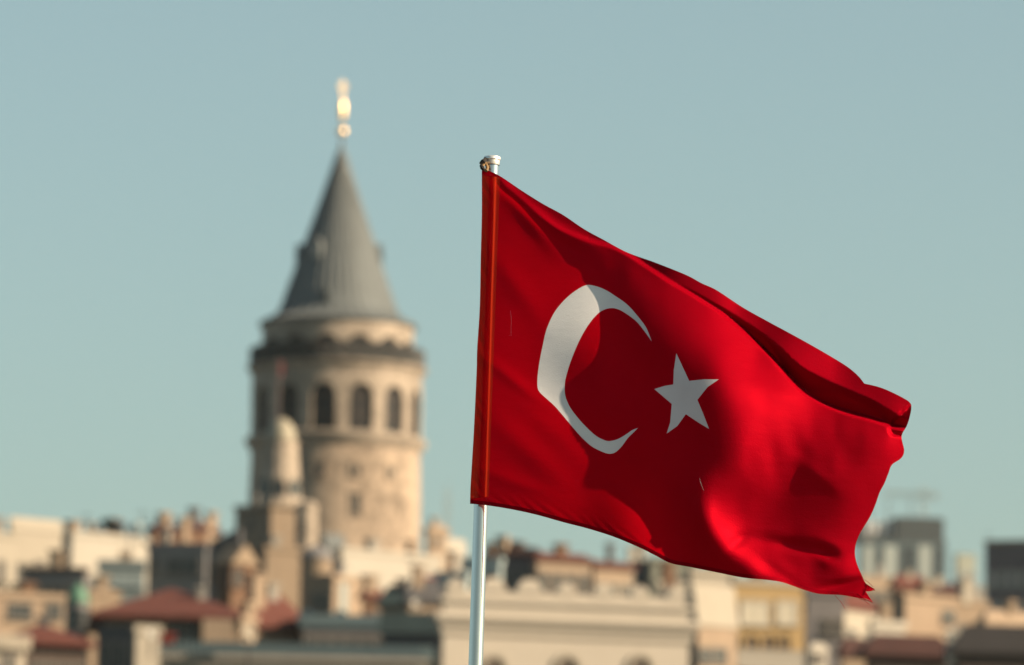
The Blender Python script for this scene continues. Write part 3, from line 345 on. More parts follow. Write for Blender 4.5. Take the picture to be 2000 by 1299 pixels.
# ------------------------------------------------------------------ the flag and its pole
FY, FU = 20.0, .0018            # flag plane distance; metres per unit of the cloth drawing
def inside(poly, x, y):
    c = False
    for i in range(len(poly)):
        x1, y1 = poly[i]; x2, y2 = poly[(i + 1) % len(poly)]
        if (y1 > y) != (y2 > y) and x < (x2 - x1) * (y - y1) / (y2 - y1) + x1: c = not c
    return c
def cloth_point(X, Y):
    """cloth drawing coordinates -> world points (numpy)"""
    h = height(X, Y)
    a = (X - 1000) * SENSOR / 2000; b = -(Y - 649.5) * SENSOR / 2000
    Mx = np.array(CAM_M); d = np.stack([a, b, np.full_like(a, -F_MM)], -1) @ Mx.T
    t = (FY - h * FU) / d[..., 1]
    p = d * t[..., None]; p[..., 2] += CAMZ
    return p
def catmull(pts, closed, step=4.0, sharp=()):
    out = []; n = len(pts)
    for i in range(n if closed else n - 1):
        p1, p2 = np.array(pts[i], float), np.array(pts[(i + 1) % n], float)
        p0 = np.array(pts[i - 1], float) if (closed or i > 0) else p1
        p3 = np.array(pts[(i + 2) % n], float) if (closed or i + 2 < n) else p2
        if i in sharp: p0 = p1
        if (i + 1) % n in sharp: p3 = p2
        k = max(1, int(np.linalg.norm(p2 - p1) / step))
        for j in range(k):
            t = j / k
            out.append(tuple(.5 * ((2 * p1) + (p2 - p0) * t + (2 * p0 - 5 * p1 + 4 * p2 - p3) * t * t + (3 * p1 - p0 - 3 * p2 + p3) * t ** 3)))
    if not closed: out.append(tuple(pts[-1]))
    return out
nO = len(OUT)
i_bl = OUT.index((918, 984)); i_br = OUT.index((1640, 1162))
outl = catmull(OUT, True, 4.0, (0, OUT.index((1780, 792)), OUT.index((1688, 749)), OUT.index((1709, 1150)), OUT.index((1691, 1155)), OUT.index((1704, 1175)), OUT.index((1691, 1169)), OUT.index((1680, 1169)), i_bl))
rng = random.Random(3)
def near(p, q): return abs(p[0] - q[0]) + abs(p[1] - q[1]) < 1e-6
k_br = min(range(len(outl)), key=lambda i: math.dist(outl[i], (1640, 1162))); k_bl = min(range(len(outl)), key=lambda i: math.dist(outl[i], (918, 984)))
bottom = outl[k_br:k_bl + 1]
off_ = []
for i, p in enumerate(bottom[2:-1:2]):
    off_.append((p[0] + 1.0, p[1] - 7.5))
off_[0] = (bottom[0][0] - 2, bottom[0][1] - 4.5)
off_.append((921.5, 976.5))
cres = catmull(CRES, True, 4.0, (0, CRES.index((1246, 836))))
star = []
for i in range(len(STAR)):
    a, b = STAR[i], STAR[(i + 1) % len(STAR)]; k = max(1, int(math.dist(a, b) / 5))
    star += [(a[0] + (b[0] - a[0]) * j / k, a[1] + (b[1] - a[1]) * j / k) for j in range(k)]
pts = []; edges = []; faces = []
def ccw(idx):
    a = sum(pts[idx[i]][0] * pts[idx[(i + 1) % len(idx)]][1] - pts[idx[(i + 1) % len(idx)]][0] * pts[idx[i]][1] for i in range(len(idx)))
    return idx if a > 0 else idx[::-1]
def addloop(loop):
    n = len(pts); pts.extend(loop); faces.append(ccw(list(range(n, n + len(loop)))))
addloop(outl); addloop(cres); addloop(star)
slv = [p for p in outl if p[0] < 945 and 336 < p[1] < 984] 
sl_r = [(976.5 - (y - 345) * .0352, y) for y in range(346, 975, 6)]
faces_sleeve = None
n = len(pts); pts.extend(sl_r)
iL = [k for k, p in enumerate(outl) if p[0] < 945 and 341 < p[1] < 975]
faces.append(ccw(iL + [n + i for i in range(len(sl_r))]))
n = len(pts); pts.extend(off_)
faces.append(ccw([k for k in range(k_br, k_bl + 1)] + [n + i for i in range(len(off_))][::-1]))
fixed = np.array(pts)
grid = []
gx1 = np.arange(915, 1785, 4.5)
for r_, yy in enumerate(np.arange(328, 1172, 4.0)):
    for xx in gx1 + (2.25 if r_ % 2 else 0): grid.append((xx, yy))
GX, GY = np.array(grid).T
yc_ = smi(GX, CX, CY); extra = (np.abs(GY - yc_ + 3) < 16) & (GX > 1040)
grid += [(float(a), float(b)) for a, b in zip(GX[extra], GY[extra] + 2.0)]
bk = {}
for p in fixed: bk.setdefault((int(p[0] // 8), int(p[1] // 8)), []).append(p)
keep = []
for gx0, gy0 in grid:
    if not inside(outl, gx0, gy0): continue
    ok = True
    for i in (-1, 0, 1):
        for j in (-1, 0, 1):
            for q in bk.get((int(gx0 // 8) + i, int(gy0 // 8) + j), ()):
                if (q[0] - gx0) ** 2 + (q[1] - gy0) ** 2 < 4.5: ok = False
    if ok: keep.append((gx0, gy0))
allp = [Vector(p) for p in pts + keep]
V2, E2, F2, _, _, OF = delaunay_2d_cdt(allp, [], [list(f_[::1]) for f_ in faces], 1, 1e-4)
VX = np.array([v.x for v in V2]); VY = np.array([v.y for v in V2])
P3 = cloth_point(VX, VY)
e_ = 1.2
NX_ = cloth_point(VX + e_, VY) - cloth_point(VX - e_, VY); NY_ = cloth_point(VX, VY + e_) - cloth_point(VX, VY - e_)
NN = np.cross(NX_, NY_); NN /= np.linalg.norm(NN, axis=1)[:, None]
NN[NN[:, 1] > 0] *= -1
sets = {'cloth': [], 'crescent': [], 'star': [], 'hem': [], 'hoist_sleeve': [], 'folded_edge': []}
for f_, of in zip(F2, OF):
    k = 'cloth'
    if 1 in of: k = 'crescent'
    elif 2 in of: k = 'star'
    elif 3 in of: k = 'hoist_sleeve'
    elif 4 in of: k = 'hem'
    f_ = list(f_)
    if k == 'cloth':
        cx_, cy_ = VX[f_].mean(), VY[f_].mean()
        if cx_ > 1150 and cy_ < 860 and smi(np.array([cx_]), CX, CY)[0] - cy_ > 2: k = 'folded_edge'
    a, b, c = (P3[i] for i in f_[:3])
    if np.dot(np.cross(b - a, c - a), NN[f_[0]]) < 0: f_ = f_[::-1]
    sets[k].append(f_)

def cloth_mat(name, c, trans, thin, sheen=.25, tcol=None, see=None):
    m = bpy.data.materials.new(name); m.use_nodes = True; t = m.node_tree; t.nodes.clear(); L = t.links
    out = t.nodes.new('ShaderNodeOutputMaterial'); tc = t.nodes.new('ShaderNodeTexCoord')
    # slow colour variation of worn polyester
    n1 = t.nodes.new('ShaderNodeTexNoise'); n1.inputs['Scale'].default_value = 3.5; n1.inputs['Detail'].default_value = 6
    L.new(tc.outputs['Object'], n1.inputs['Vector'])
    mr = t.nodes.new('ShaderNodeMapRange'); mr.inputs[1].default_value = .3; mr.inputs[2].default_value = .7; mr.inputs[3].default_value = .9; mr.inputs[4].default_value = 1.08
    L.new(n1.outputs[0], mr.inputs[0])
    mx = t.nodes.new('ShaderNodeMix'); mx.data_type = 'RGBA'; mx.blend_type = 'MULTIPLY'; mx.inputs[0].default_value = 1
    mx.inputs[6].default_value = (*c, 1); L.new(mr.outputs[0], mx.inputs[7]); colr = mx.outputs[2]
    # fine creases (stretched noise) and weave
    mp = t.nodes.new('ShaderNodeMapping'); mp.inputs['Rotation'].default_value = (0, R(38), 0); mp.inputs['Scale'].default_value = (2.6, 4, 11)
    L.new(tc.outputs['Object'], mp.inputs[0])
    n2 = t.nodes.new('ShaderNodeTexNoise'); n2.inputs['Scale'].default_value = 1.0; n2.inputs['Detail'].default_value = 5; n2.inputs['Roughness'].default_value = .55; L.new(mp.outputs[0], n2.inputs['Vector'])
    n3 = t.nodes.new('ShaderNodeTexNoise'); n3.inputs['Scale'].default_value = 260; n3.inputs['Detail'].default_value = 2; L.new(tc.outputs['Object'], n3.inputs['Vector'])
    b1 = t.nodes.new('ShaderNodeBump'); b1.inputs['Strength'].default_value = 1; b1.inputs['Distance'].default_value = .004; L.new(n2.outputs[0], b1.inputs['Height'])
    b2 = t.nodes.new('ShaderNodeBump'); b2.inputs['Strength'].default_value = .8; b2.inputs['Distance'].default_value = .0012; L.new(n3.outputs[0], b2.inputs['Height']); L.new(b1.outputs[0], b2.inputs['Normal'])
    df = t.nodes.new('ShaderNodeBsdfDiffuse'); tr = t.nodes.new('ShaderNodeBsdfTranslucent'); gl = t.nodes.new('ShaderNodeBsdfGlossy'); tp = t.nodes.new('ShaderNodeBsdfTransparent')
    gl.inputs['Roughness'].default_value = .5; gl.inputs['Color'].default_value = (.9, .01, .03, 1) if c[1] < .1 else (.8, .8, .8, 1)
    L.new(colr, df.inputs[0])
    if tcol:
        m2 = t.nodes.new('ShaderNodeMix'); m2.data_type = 'RGBA'; m2.blend_type = 'MULTIPLY'; m2.inputs[0].default_value = 1; m2.inputs[6].default_value = (*tcol, 1)
        L.new(mr.outputs[0], m2.inputs[7]); L.new(m2.outputs[2], tr.inputs[0])
    else: L.new(colr, tr.inputs[0])
    tp.inputs[0].default_value = see or ((.75, .03, .01, 1) if c[1] < .1 else (.7, .7, .7, 1))
    for nd in (df, tr, gl): L.new(b2.outputs[0], nd.inputs['Normal'])
    def mixs(f, a, b):
        m_ = t.nodes.new('ShaderNodeMixShader'); m_.inputs[0].default_value = f; L.new(a, m_.inputs[1]); L.new(b, m_.inputs[2]); return m_.outputs[0]
    x = mixs(trans, df.outputs[0], tr.outputs[0]); x = mixs(sheen, x, gl.outputs[0]); x = mixs(thin, x, tp.outputs[0])
    L.new(x, out.inputs[0]); return m
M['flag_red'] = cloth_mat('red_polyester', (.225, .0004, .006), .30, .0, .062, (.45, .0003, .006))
M['flag_fold_shade'] = cloth_mat('red_fold_shade_cloth', (.17, .0004, .005), .05, .0, .04, (.3, .0005, .003))  # darker, hardly translucent red that puts the fold's shade into the cloth
M['flag_sleeve'] = cloth_mat('red_sheer_sleeve', (.16, .0004, .004), .30, .25, .04, (.40, .0003, .004), (.9, .058, .016, 1))
M['flag_hem'] = cloth_mat('red_hem_double_cloth', (.16, .0006, .005), .10, .0, .05)
M['flag_white'] = cloth_mat('white_printed_polyester', (.52, .54, .57), .47, .01, .02)

fo = at(945, 660, FY)
flag = empty('flag', tuple(fo), 0, 'red national flag with white crescent and star flying from the metal pole', 'flag')
def cloth_part(name, fl, m):
    ids = sorted({i for f_ in fl for i in f_}); mp_ = {i: k for k, i in enumerate(ids)}
    me = bpy.data.meshes.new(name)
    me.from_pydata([tuple(P3[i] - np.array(fo)) for i in ids], [], [[mp_[i] for i in f_] for f_ in fl])
    for p in me.polygons: p.use_smooth = True
    me.materials.append(m)
    me.normals_split_custom_set_from_vertices([tuple(NN[i]) for i in ids])
    o = bpy.data.objects.new(name, me); COL.objects.link(o); o.parent = flag; return o
cloth = cloth_part('cloth', sets['cloth'], M['flag_red'])
cloth_part('crescent', sets['crescent'], M['flag_white'])
cloth_part('star', sets['star'], M['flag_white'])
cloth_part('hem', sets['hem'], M['flag_hem'])
cloth_part('hoist_sleeve', sets['hoist_sleeve'], M['flag_sleeve'])
cloth_part('folded_edge', sets['folded_edge'], M['flag_fold_shade'])
# frayed threads at the lower fly corner and one pulled thread near the hoist
def cp(x, y, dz=0): return Vector(cloth_point(np.array([float(x)]), np.array([float(y)]))[0]) - fo + Vector((0, -dz, 0))
def thread(ptsl, r=.0006, m='flag_red'):
    b = MB(); b.tube([cp(x, y, d) for x, y, d in ptsl], r, 5); b.build('loose_thread', M[m], flag)
for ln in ([(1690, 1140, 0), (1700, 1147, .01), (1707, 1153, .02)], [(1685, 1150, 0), (1697, 1155, .01), (1709, 1154, .015)], [(1675, 1160, 0), (1688, 1170, .0), (1704, 1177, .01)],
           [(1678, 1166, 0), (1690, 1174, .0), (1698, 1181, .0)], [(1682, 1156, 0), (1694, 1163, 0), (1700, 1170, 0)], [(1630, 1162, 0), (1642, 1176, .01), (1650, 1190, .02)],
           [(1688, 1132, 0), (1697, 1138, 0), (1705, 1147, .01)], [(1668, 1163, 0), (1682, 1171, 0), (1694, 1173, .01)]):
    thread(ln, .0014 if ln[0][0] in (1675, 1690) else .0007, 'flag_hem')
thread([(997, 607, .004), (999, 625, .004), (998, 640, .004), (998.5, 656, .004), (994, 655, .004)], .0003, 'flag_white')
thread([(1366, 934, .004), (1370, 948, .004), (1374, 958, .005)], .00025, 'flag_white')

# pole
PYD = FY + .034
def pp(px, py): return at(px, py, PYD)
p_top, p_bot = pp(961, 318), pp(929, 1299)
axis = (p_bot - p_top).normalized(); base = p_top + axis * ((3.3 - p_top.z) / axis.z)
pole = empty('flagpole', tuple(base), 0, 'tall slim silver metal pole carrying the red flag', 'flagpole')
alu = mat('brushed_aluminium', (.50, .51, .54), rough=.16, metal=.93, var=.06, scale=40)
white_al = mat('worn_white_metal_paint', (.70, .70, .68), rough=.35, metal=.6, var=.08, scale=14, spec=.6)
rp = 13.6 * FU
pv = lambda p: tuple(p - base)
m = MB(); m.tube([pv(base), pv(p_top)], [rp * 1.12, rp], 40); m.build('pole_shaft', alu, pole, True)
up_ = -axis; r90 = up_.to_track_quat('Z', 'Y').to_matrix()
def ring_part(name, prof, mt_, parent=pole):
    b = MB(); b.lathe([(r * FU, z * FU) for r, z in prof], 40)
    b.v = [tuple((r90 @ Vector(v)) + (p_top - base)) for v in b.v]; return b.build(name, mt_, parent, True)
cap = ring_part('pole_cap', [(14.2, -4), (14.8, -3), (15.0, 4), (15.2, 5), (16.8, 6.5), (17.0, 10), (16.0, 12.0), (11, 13.4), (.01, 13.8)], white_al)
ring_part('cap_seam', [(13.7, -5.6), (15.1, -5.2), (15.1, -4.2), (14.0, -3.9)], mat('dark_seam', (.12, .11, .10), rough=.6), cap)
b = MB(); b.box(-.11, .11, -.11, .11, -.0, .02); b.tube([(0, 0, .02), (0, 0, .25)], .045, 24)
b.build('base_socket', mat('galvanised_steel', (.35, .36, .36), rough=.5, metal=.7), pole)
# cord tying the hoist corner to the pole
cordm = mat('tan_cord', (.42, .27, .13), rough=.9, scale=60); cordd = mat('dark_cord', (.035, .03, .028), rough=.9, scale=60)
c0 = at(943, 326, FY - .03)
cord = empty('halyard_cord', tuple(c0), 0, 'knotted tan and dark cord tying the flag corner below the pole cap', 'cord')
def cw(px, py, Y): return tuple(at(px, py, Y) - c0)
b = MB(); b.tube([cw(944, 318, FY + .03), cw(941, 322, FY - .012), cw(945, 330, FY - .03), cw(950, 334, FY - .034), cw(953, 327, FY - .012), cw(950, 318, FY + .008), cw(945, 320, FY - .015), cw(942, 328, FY - .032)], .0052, 8)
b.tube([cw(947, 317, FY + .0), cw(951, 325, FY - .014), cw(952, 335, FY - .028)], .005, 8)
b.build('tan_loop', cordm, cord, True)
b = MB(); b.tube([cw(938, 321, FY - .02), cw(943, 317, FY - .02), cw(947, 313, FY + .0), cw(948, 309, FY + .02)], [.006, .010, .008, .005], 8)
b.tube([cw(939, 323, FY - .03), cw(942, 328, FY - .036), cw(946, 332, FY - .036)], [.005, .008, .004], 8)
b.build('dark_knot', cordd, cord, True)

# ------------------------------------------------------------------ Galata-like stone tower
def rz(o, z): o.rotation_euler.z = z
TY = 520.0; TP = .018 / 200 * TY * 1.0        # metres per photo pixel at the tower
tax = at(655, 900, TY); TX0 = tax.x
def tz(py): return at(661, py, TY).z
tower = empty('stone_tower', (TX0, TY, hill(TY) - 1), 0, 'huge round stone tower with a pointed grey cone roof and golden finial', 'tower')
ZB = hill(TY) - 1
def lz(py): return tz(py) - ZB
def rr(px): return px * TP
N14 = 14; PH = R(-90 - 7.0)                      # bay centred slightly left of the camera-facing line
def arcade(rad_o, rad_i, zlo, zsill, zspring, ztop, half, seg=14):
    """ring of wall with 14 arched openings"""
    m = MB(); bay = 2 * math.pi / N14
    ho = half
    for b in range(N14):
        c = PH + b * bay
        angs = [c - bay / 2] + [c - ho + 2 * ho * i / seg for i in range(seg + 1)] + [c + bay / 2]
        def P(a, r, z): return (r * math.cos(a), r * math.sin(a), z)
        def za(a):
            t = max(-1, min(1, (a - c) / ho)); return zspring + (rad_o * ho) * math.sqrt(max(0, 1 - t * t))
        # piers
        for a0, a1 in ((angs[0], angs[1]), (angs[-2], angs[-1])):
            for s_ in range(2):
                p, q = a0 + (a1 - a0) * s_ / 2, a0 + (a1 - a0) * (s_ + 1) / 2
                m.quad(P(p, rad_o, zlo), P(q, rad_o, zlo), P(q, rad_o, ztop), P(p, rad_o, ztop))
        for i in range(seg):
            p, q = angs[1 + i], angs[2 + i]
            m.quad(P(p, rad_o, za(p)), P(q, rad_o, za(q)), P(q, rad_o, ztop), P(p, rad_o, ztop))
            m.quad(P(p, rad_o, za(p)), P(q, rad_o, za(q)), P(q, rad_i, za(q)), P(p, rad_i, za(p)))
            m.quad(P(p, rad_o, zlo), P(q, rad_o, zlo), P(q, rad_o, zsill), P(p, rad_o, zsill))
            m.quad(P(p, rad_o, zsill), P(q, rad_o, zsill), P(q, rad_i, zsill), P(p, rad_i, zsill))
        for a in (angs[1], angs[-2]):
            m.quad(P(a, rad_o, zsill), P(a, rad_i, zsill), P(a, rad_i, zspring), P(a, rad_o, zspring))
    return m
def arched_pane(c, rad, ho, zsill, zspring, depth=.12, seg=10):
    m = MB()
    def P(a, r, z): return (r * math.cos(a), r * math.sin(a), z)
    for i in range(seg):
        a, b = c - ho + 2 * ho * i / seg, c - ho + 2 * ho * (i + 1) / seg
        za, zb = [zspring + rad * ho * math.sqrt(max(0, 1 - ((x - c) / ho) ** 2)) for x in (a, b)]
        for r in (rad, rad - depth):
            m.quad(P(a, r, zsill), P(b, r, zsill), P(b, r, zb), P(a, r, za))
    return m
# shaft
m = MB(); m.lathe([(rr(174), 0), (rr(171), lz(1180)), (rr(169), lz(1000)), (rr(166), lz(886))], 72)
m.build('tower_shaft', M['stone'], tower, True)
m = MB(); m.lathe([(rr(166.2), lz(886)), (rr(170), lz(880)), (rr(177), lz(872)), (rr(179), lz(868)), (rr(179), lz(862)), (rr(169), lz(858))], 72)
m.build('lower_cornice', M['stone_pale'], tower, True)
arcade(rr(168), rr(158), lz(857.5), lz(856), lz(790), lz(757), R(8.2)).build('arched_storey_wall', M['stone_pale'], tower, True)
m = MB(); m.lathe([(rr(157), lz(857)), (rr(157), lz(758))], 72); m.build('inner_wall', M['darkbrown'], tower, True)
for b in range(N14):
    c = PH + b * 2 * math.pi / N14
    p_ = arched_pane(c, rr(159.5), R(8.6), lz(856), lz(791)).build('arched_window', M['interior'], tower)
    fr = MB()
    for rad_ in (rr(160.2),):
        for z0, z1 in ((lz(826), lz(823)), (lz(790), lz(787))):
            for i in range(6):
                a, e = c - R(6.3) + R(12.6) * i / 6, c - R(6.3) + R(12.6) * (i + 1) / 6
                fr.quad((rad_ * math.cos(a), rad_ * math.sin(a), z0), (rad_ * math.cos(e), rad_ * math.sin(e), z0),
                        (rad_ * math.cos(e), rad_ * math.sin(e), z1), (rad_ * math.cos(a), rad_ * math.sin(a), z1))
        a, e = c - R(.35), c + R(.35)
        fr.quad((rad_ * math.cos(a), rad_ * math.sin(a), lz(856)), (rad_ * math.cos(e), rad_ * math.sin(e), lz(856)),
                (rad_ * math.cos(e), rad_ * math.sin(e), lz(776)), (rad_ * math.cos(a), rad_ * math.sin(a), lz(776)))
    fr.build('window_frame', M['darkbrown'], p_)
m = MB(); m.lathe([(rr(168), lz(756.5)), (rr(167), lz(744)), (rr(169), lz(733)), (rr(174), lz(728)), (rr(177), lz(726)), (rr(178), lz(721)), (rr(150), lz(720.5))], 72)
m.build('frieze_and_balcony_floor', M['stone_pale'], tower, True)
# balcony railing
m = MB(); ZR0, ZR1 = lz(720.5), lz(687)
m.lathe([(rr(172), ZR1 - .08), (rr(173.2), ZR1), (rr(172), ZR1 + .06), (rr(170.8), ZR1)], 72)
m.lathe([(rr(172), ZR0 + .10), (rr(172.6), ZR0 + .14), (rr(172), ZR0 + .18), (rr(171.4), ZR0 + .14)], 72)
for i in range(300):
    a = 2 * math.pi * i / 300; m.tube([(rr(172) * math.cos(a), rr(172) * math.sin(a), ZR0), (rr(172) * math.cos(a), rr(172) * math.sin(a), ZR1)], .05, 4)
m.lathe([(rr(171.2), ZR0 + .02), (rr(171.2), ZR0 + .62)], 72)
m.build('balcony_railing', M['iron'], tower)
# lookout storey
arcade(rr(149), rr(141), lz(720), lz(719), lz(696), lz(641), R(10.1)).build('lookout_wall', M['stone_pale'], tower, True)
m = MB(); m.lathe([(rr(140), lz(720)), (rr(140), lz(642))], 60); m.build('lookout_inner_wall', M['darkbrown'], tower, True)
for b in range(N14):
    c = PH + b * 2 * math.pi / N14
    arched_pane(c, rr(142.5), R(10.5), lz(719), lz(697)).build('lookout_window', M['interior'], tower)
# roof
m = MB(); m.lathe([(rr(146), lz(642)), (rr(156), lz(640)), (rr(156), lz(636)), (rr(135), lz(627)), (rr(118), lz(615)), (rr(105), lz(580)), (rr(75), lz(495)), (rr(41), lz(400)), (rr(7), lz(300)), (rr(4), lz(286))], 72)
for i in range(40):
    a = 2 * math.pi * (i + .5) / 40; m.tube([(r_ * math.cos(a), r_ * math.sin(a), z_ + .02) for r_, z_ in ((rr(155), lz(636)), (rr(135), lz(627)), (rr(118), lz(615)), (rr(105), lz(580)), (rr(75), lz(495)), (rr(41), lz(400)), (rr(7.5), lz(300)))], .09, 4)
m.build('cone_roof', M['lead'], tower, True)
for k, (a, pr, pz, w_) in enumerate(((-121, 76, 497, .5), (180, 76, 500, .45), (-1, 75, 498, .45), (60, 76, 500, .45), (119, 76, 500, .45), (-102, 106, 594, .38))):
    zc = lz(pz)
    m = MB(); m.prism([(-w_, zc - .9), (w_, zc - .9), (w_, zc + .5), (0, zc + 1.05), (-w_, zc + .5)], -.45, 1.3, 'y')
    d_ = m.build('dormer', M['lead'], tower); d_.rotation_euler.z = R(a + 90)
    d_.location = (rr(pr) * math.cos(R(a)), rr(pr) * math.sin(R(a)), 0)
    m = MB(); m.box(-w_ + .1, w_ - .1, -.49, -.44, zc - .75, zc + .45)
    m.build('dormer_window', M['whitepaint'] if k == 0 else M['glass'], d_)
# finial
def ball(cz, r, sq=1.0, n=12): return [(max(.001, r * math.sin(math.pi * i / n)), cz - r * sq * math.cos(math.pi * i / n)) for i in range(n + 1)]
fin = MB(); fin.lathe([(rr(4.5), lz(292)), (rr(3), lz(272))], 16)
fo = fin.build('finial_base', M['lead'], tower, True)
m = MB(); m.lathe(ball(lz(257), rr(9.5)), 20); m.build('golden_ball', M['gold'], fo, True)
m = MB(); m.lathe(ball(lz(217), rr(6.8), 3.5), 20); m.build('golden_spindle', M['gold'], fo, True)
m = MB(); m.lathe([(rr(1.6), lz(198)), (rr(1.4), lz(176)), (.001, lz(150))], 10)
cr_ = []
for i in range(25):
    t = R(-60 + 300 * i / 24); cr_.append((rr(7.5) * math.cos(t + R(0)), 0, lz(166) + rr(9) * math.sin(t)))
m.tube([( -math.sin(R(-150 + 300 * i / 24)) * rr(5.5), 0, lz(168) - math.cos(R(-150 + 300 * i / 24)) * rr(9)) for i in range(25)], [.03 + .09 * math.sin(math.pi * i / 24) for i in range(25)], 8)
m.build('finial_crescent', M['gold'], fo, True)
# shaft windows (photo positions)
def shaft_window(px, py0, py1, w_, glass='glass'):
    off = (px - 652) / 168.; a = math.asin(max(-.98, min(.98, off))) - math.pi / 2
    rad = rr(168.5)
    hw = w_ / 2 * TP
    f_ = MB(); z0, z1 = lz(py1), lz(py0)
    f_.box(-hw - .25, hw + .25, -.16, .5, z0 - .25, z0 - .001); f_.box(-hw - .25, -hw, -.12, .5, z0, z1); f_.box(hw, hw + .25, -.12, .5, z0, z1)
    f_.box(-hw - .3, hw + .3, -.16, .5, z1 + .001, z1 + .3)
    o = f_.build('window_surround', M['stone'], tower); o.location = (rad * math.cos(a), rad * math.sin(a), 0); o.rotation_euler.z = a + math.pi / 2
    g_ = MB(); g_.box(-hw, hw, -.04, .3, z0, z1); g_.build('window', M[glass], o)
for px, y0, y1, w_ in ((700, 980, 1021, 15), (628, 921, 948, 15), (700, 924, 944, 12), (765, 926, 944, 10), (560, 922, 946, 14)):
    shaft_window(px, y0, y1, w_)
# ------------------------------------------------------------------ generic town building
class Bld:
    """corner M nearest the camera; +x runs along the right-hand face, +y into the block"""
    def __init__(s, name, label, cat, xL, xM, xR, ytop, Y, phi, m, group=None, wall='wall', zb=None, build=True, mshade=None):
        s.phi = R(phi); s.Y = Y
        c = at(xM, ytop, Y); s.zb = (hill(Y) - 2) if zb is None else zb
        cs, sn = math.cos(s.phi), math.sin(s.phi)
        def length(px, dx, dy):
            d = ray(px, ytop); t = d.x / d.y
            return (t * c.y - c.x) / (dx - t * dy)
        s.L1 = length(xR, cs, sn)
        s.L2 = abs(length(xL, -sn, cs)) if xL < xM - .5 and abs(sn) > .02 else max(6, .8 * s.L1)
        s.L2 = min(s.L2, 60)
        s.root = empty(name, (c.x, c.y, s.zb), s.phi, label, cat, group)
        s.H = c.z - s.zb; s.c = c
        s.mw = M[m] if isinstance(m, str) else m
        if build:
            b = MB(); b.box(0, s.L1, 0, s.L2, 0, s.H); s.wall = b.build(wall, s.mw, s.root, bevel=0)
            pr = MB(); t_ = .35
            pr.box(-.12, s.L1 + .12, -.12, t_, s.H + .002, s.H + .4); pr.box(-.12, s.L1 + .12, s.L2 - t_, s.L2 + .12, s.H + .002, s.H + .4)
            pr.box(-.12, t_, t_ + .002, s.L2 - t_ - .002, s.H + .002, s.H + .4); pr.box(s.L1 - t_, s.L1 + .12, t_ + .002, s.L2 - t_ - .002, s.H + .002, s.H + .4)
            s.parapet = pr
    def loc(s, px, py, face='lit'):
        d = ray(px, py); cs, sn = math.cos(s.phi), math.sin(s.phi)
        n = Vector((sn, -cs, 0)) if face == 'lit' else Vector((-cs, -sn, 0))
        t = (s.c - CAM_L).dot(n) / d.dot(n); p = CAM_L + d * t - s.c
        return (p.x * cs + p.y * sn) if face == 'lit' else (-p.x * sn + p.y * cs), p.z + s.H
    def win(s, u0, u1, z0, z1, face='lit', gm='glass', fm='frame', arch=False, name='window', sill=True):
        f = MB(); g = MB(); fw = .14
        if u1 - u0 < .15 or z1 - z0 < .15: return
        if arch:
            n = 12; cx = (u0 + u1) / 2; r = (u1 - u0) / 2; zs = z1 - r
            poly = [(u0, z0), (u1, z0)] + [(cx + r * math.cos(math.pi * i / n), zs + r * math.sin(math.pi * i / n)) for i in range(n + 1)]
            g.prism(poly, -.05, .02, 'y')
            ro = r + .22
            for i in range(n):
                a, b = math.pi * i / n, math.pi * (i + 1) / n
                f.prism([(cx + r * math.cos(a), zs + r * math.sin(a)), (cx + ro * math.cos(a), zs + ro * math.sin(a)), (cx + ro * math.cos(b), zs + ro * math.sin(b)), (cx + r * math.cos(b), zs + r * math.sin(b))], -.16, .02, 'y')
            f.box(u0 - .22, u0, -.16, .02, z0, zs); f.box(u1, u1 + .22, -.16, .02, z0, zs)
            f.box(cx - .04, cx + .04, -.08, .02, z0, z1 - .02)
        else:
            g.box(u0, u1, -.03, .02, z0, z1)
            f.box(u0 - fw, u0, -.09, .02, z0, z1); f.box(u1, u1 + fw, -.09, .02, z0, z1); f.box(u0 - fw, u1 + fw, -.09, .02, z1 + .001, z1 + fw)
            f.box((u0 + u1) / 2 - .03, (u0 + u1) / 2 + .03, -.06, .02, z0, z1)
        if sill: f.box(u0 - fw - .05, u1 + fw + .05, -.22, .02, z0 - fw, z0 - .001)
        if face == 'shade':
            for mb_ in (f, g): mb_.v = [(y, x, z) for x, y, z in mb_.v]
        fo_ = f.build(name, M[fm], s.root); g.build('pane', M[gm], fo_); return fo_
    def winpx(s, x0, x1, y0, y1, face='lit', **k):
        a = s.loc(x0, y1, face); b = s.loc(x1, y0, face)
        u0, u1 = sorted((a[0], b[0])); z0, z1 = sorted((a[1], b[1]))
        lim = s.L1 if face == 'lit' else s.L2
        u0 = max(.15, u0); u1 = min(lim - .15, u1)
        return s.win(u0, u1, z0, z1, face, **k)
    def grid(s, cols, rows, ww, wh, ztop_off=1.2, dz=3.1, face='lit', **k):
        lim = s.L1 if face == 'lit' else s.L2
        ww = min(ww, .62 * lim / cols - .1)
        for r_ in range(rows):
            z1 = s.H - ztop_off - r_ * dz
            if z1 - wh < .5: break
            for c_ in range(cols):
                u = lim * (c_ + .5) / cols
                if u - ww / 2 > .2: s.win(u - ww / 2, u + ww / 2, z1 - wh, z1, face, **k)
    def part(s, name, mb_, m, parent=None, **k):
        return mb_.build(name, M[m] if isinstance(m, str) else m, parent or s.root, **k)
    def flat(s, m=None):
        s.part('parapet', s.parapet, m if m else s.mw); s.stacks(s.H + .05)
        b = MB(); b.box(.36, s.L1 - .36, .36, s.L2 - .36, s.H + .004, s.H + .1); s.part('roof', b, 'concrete'); return s
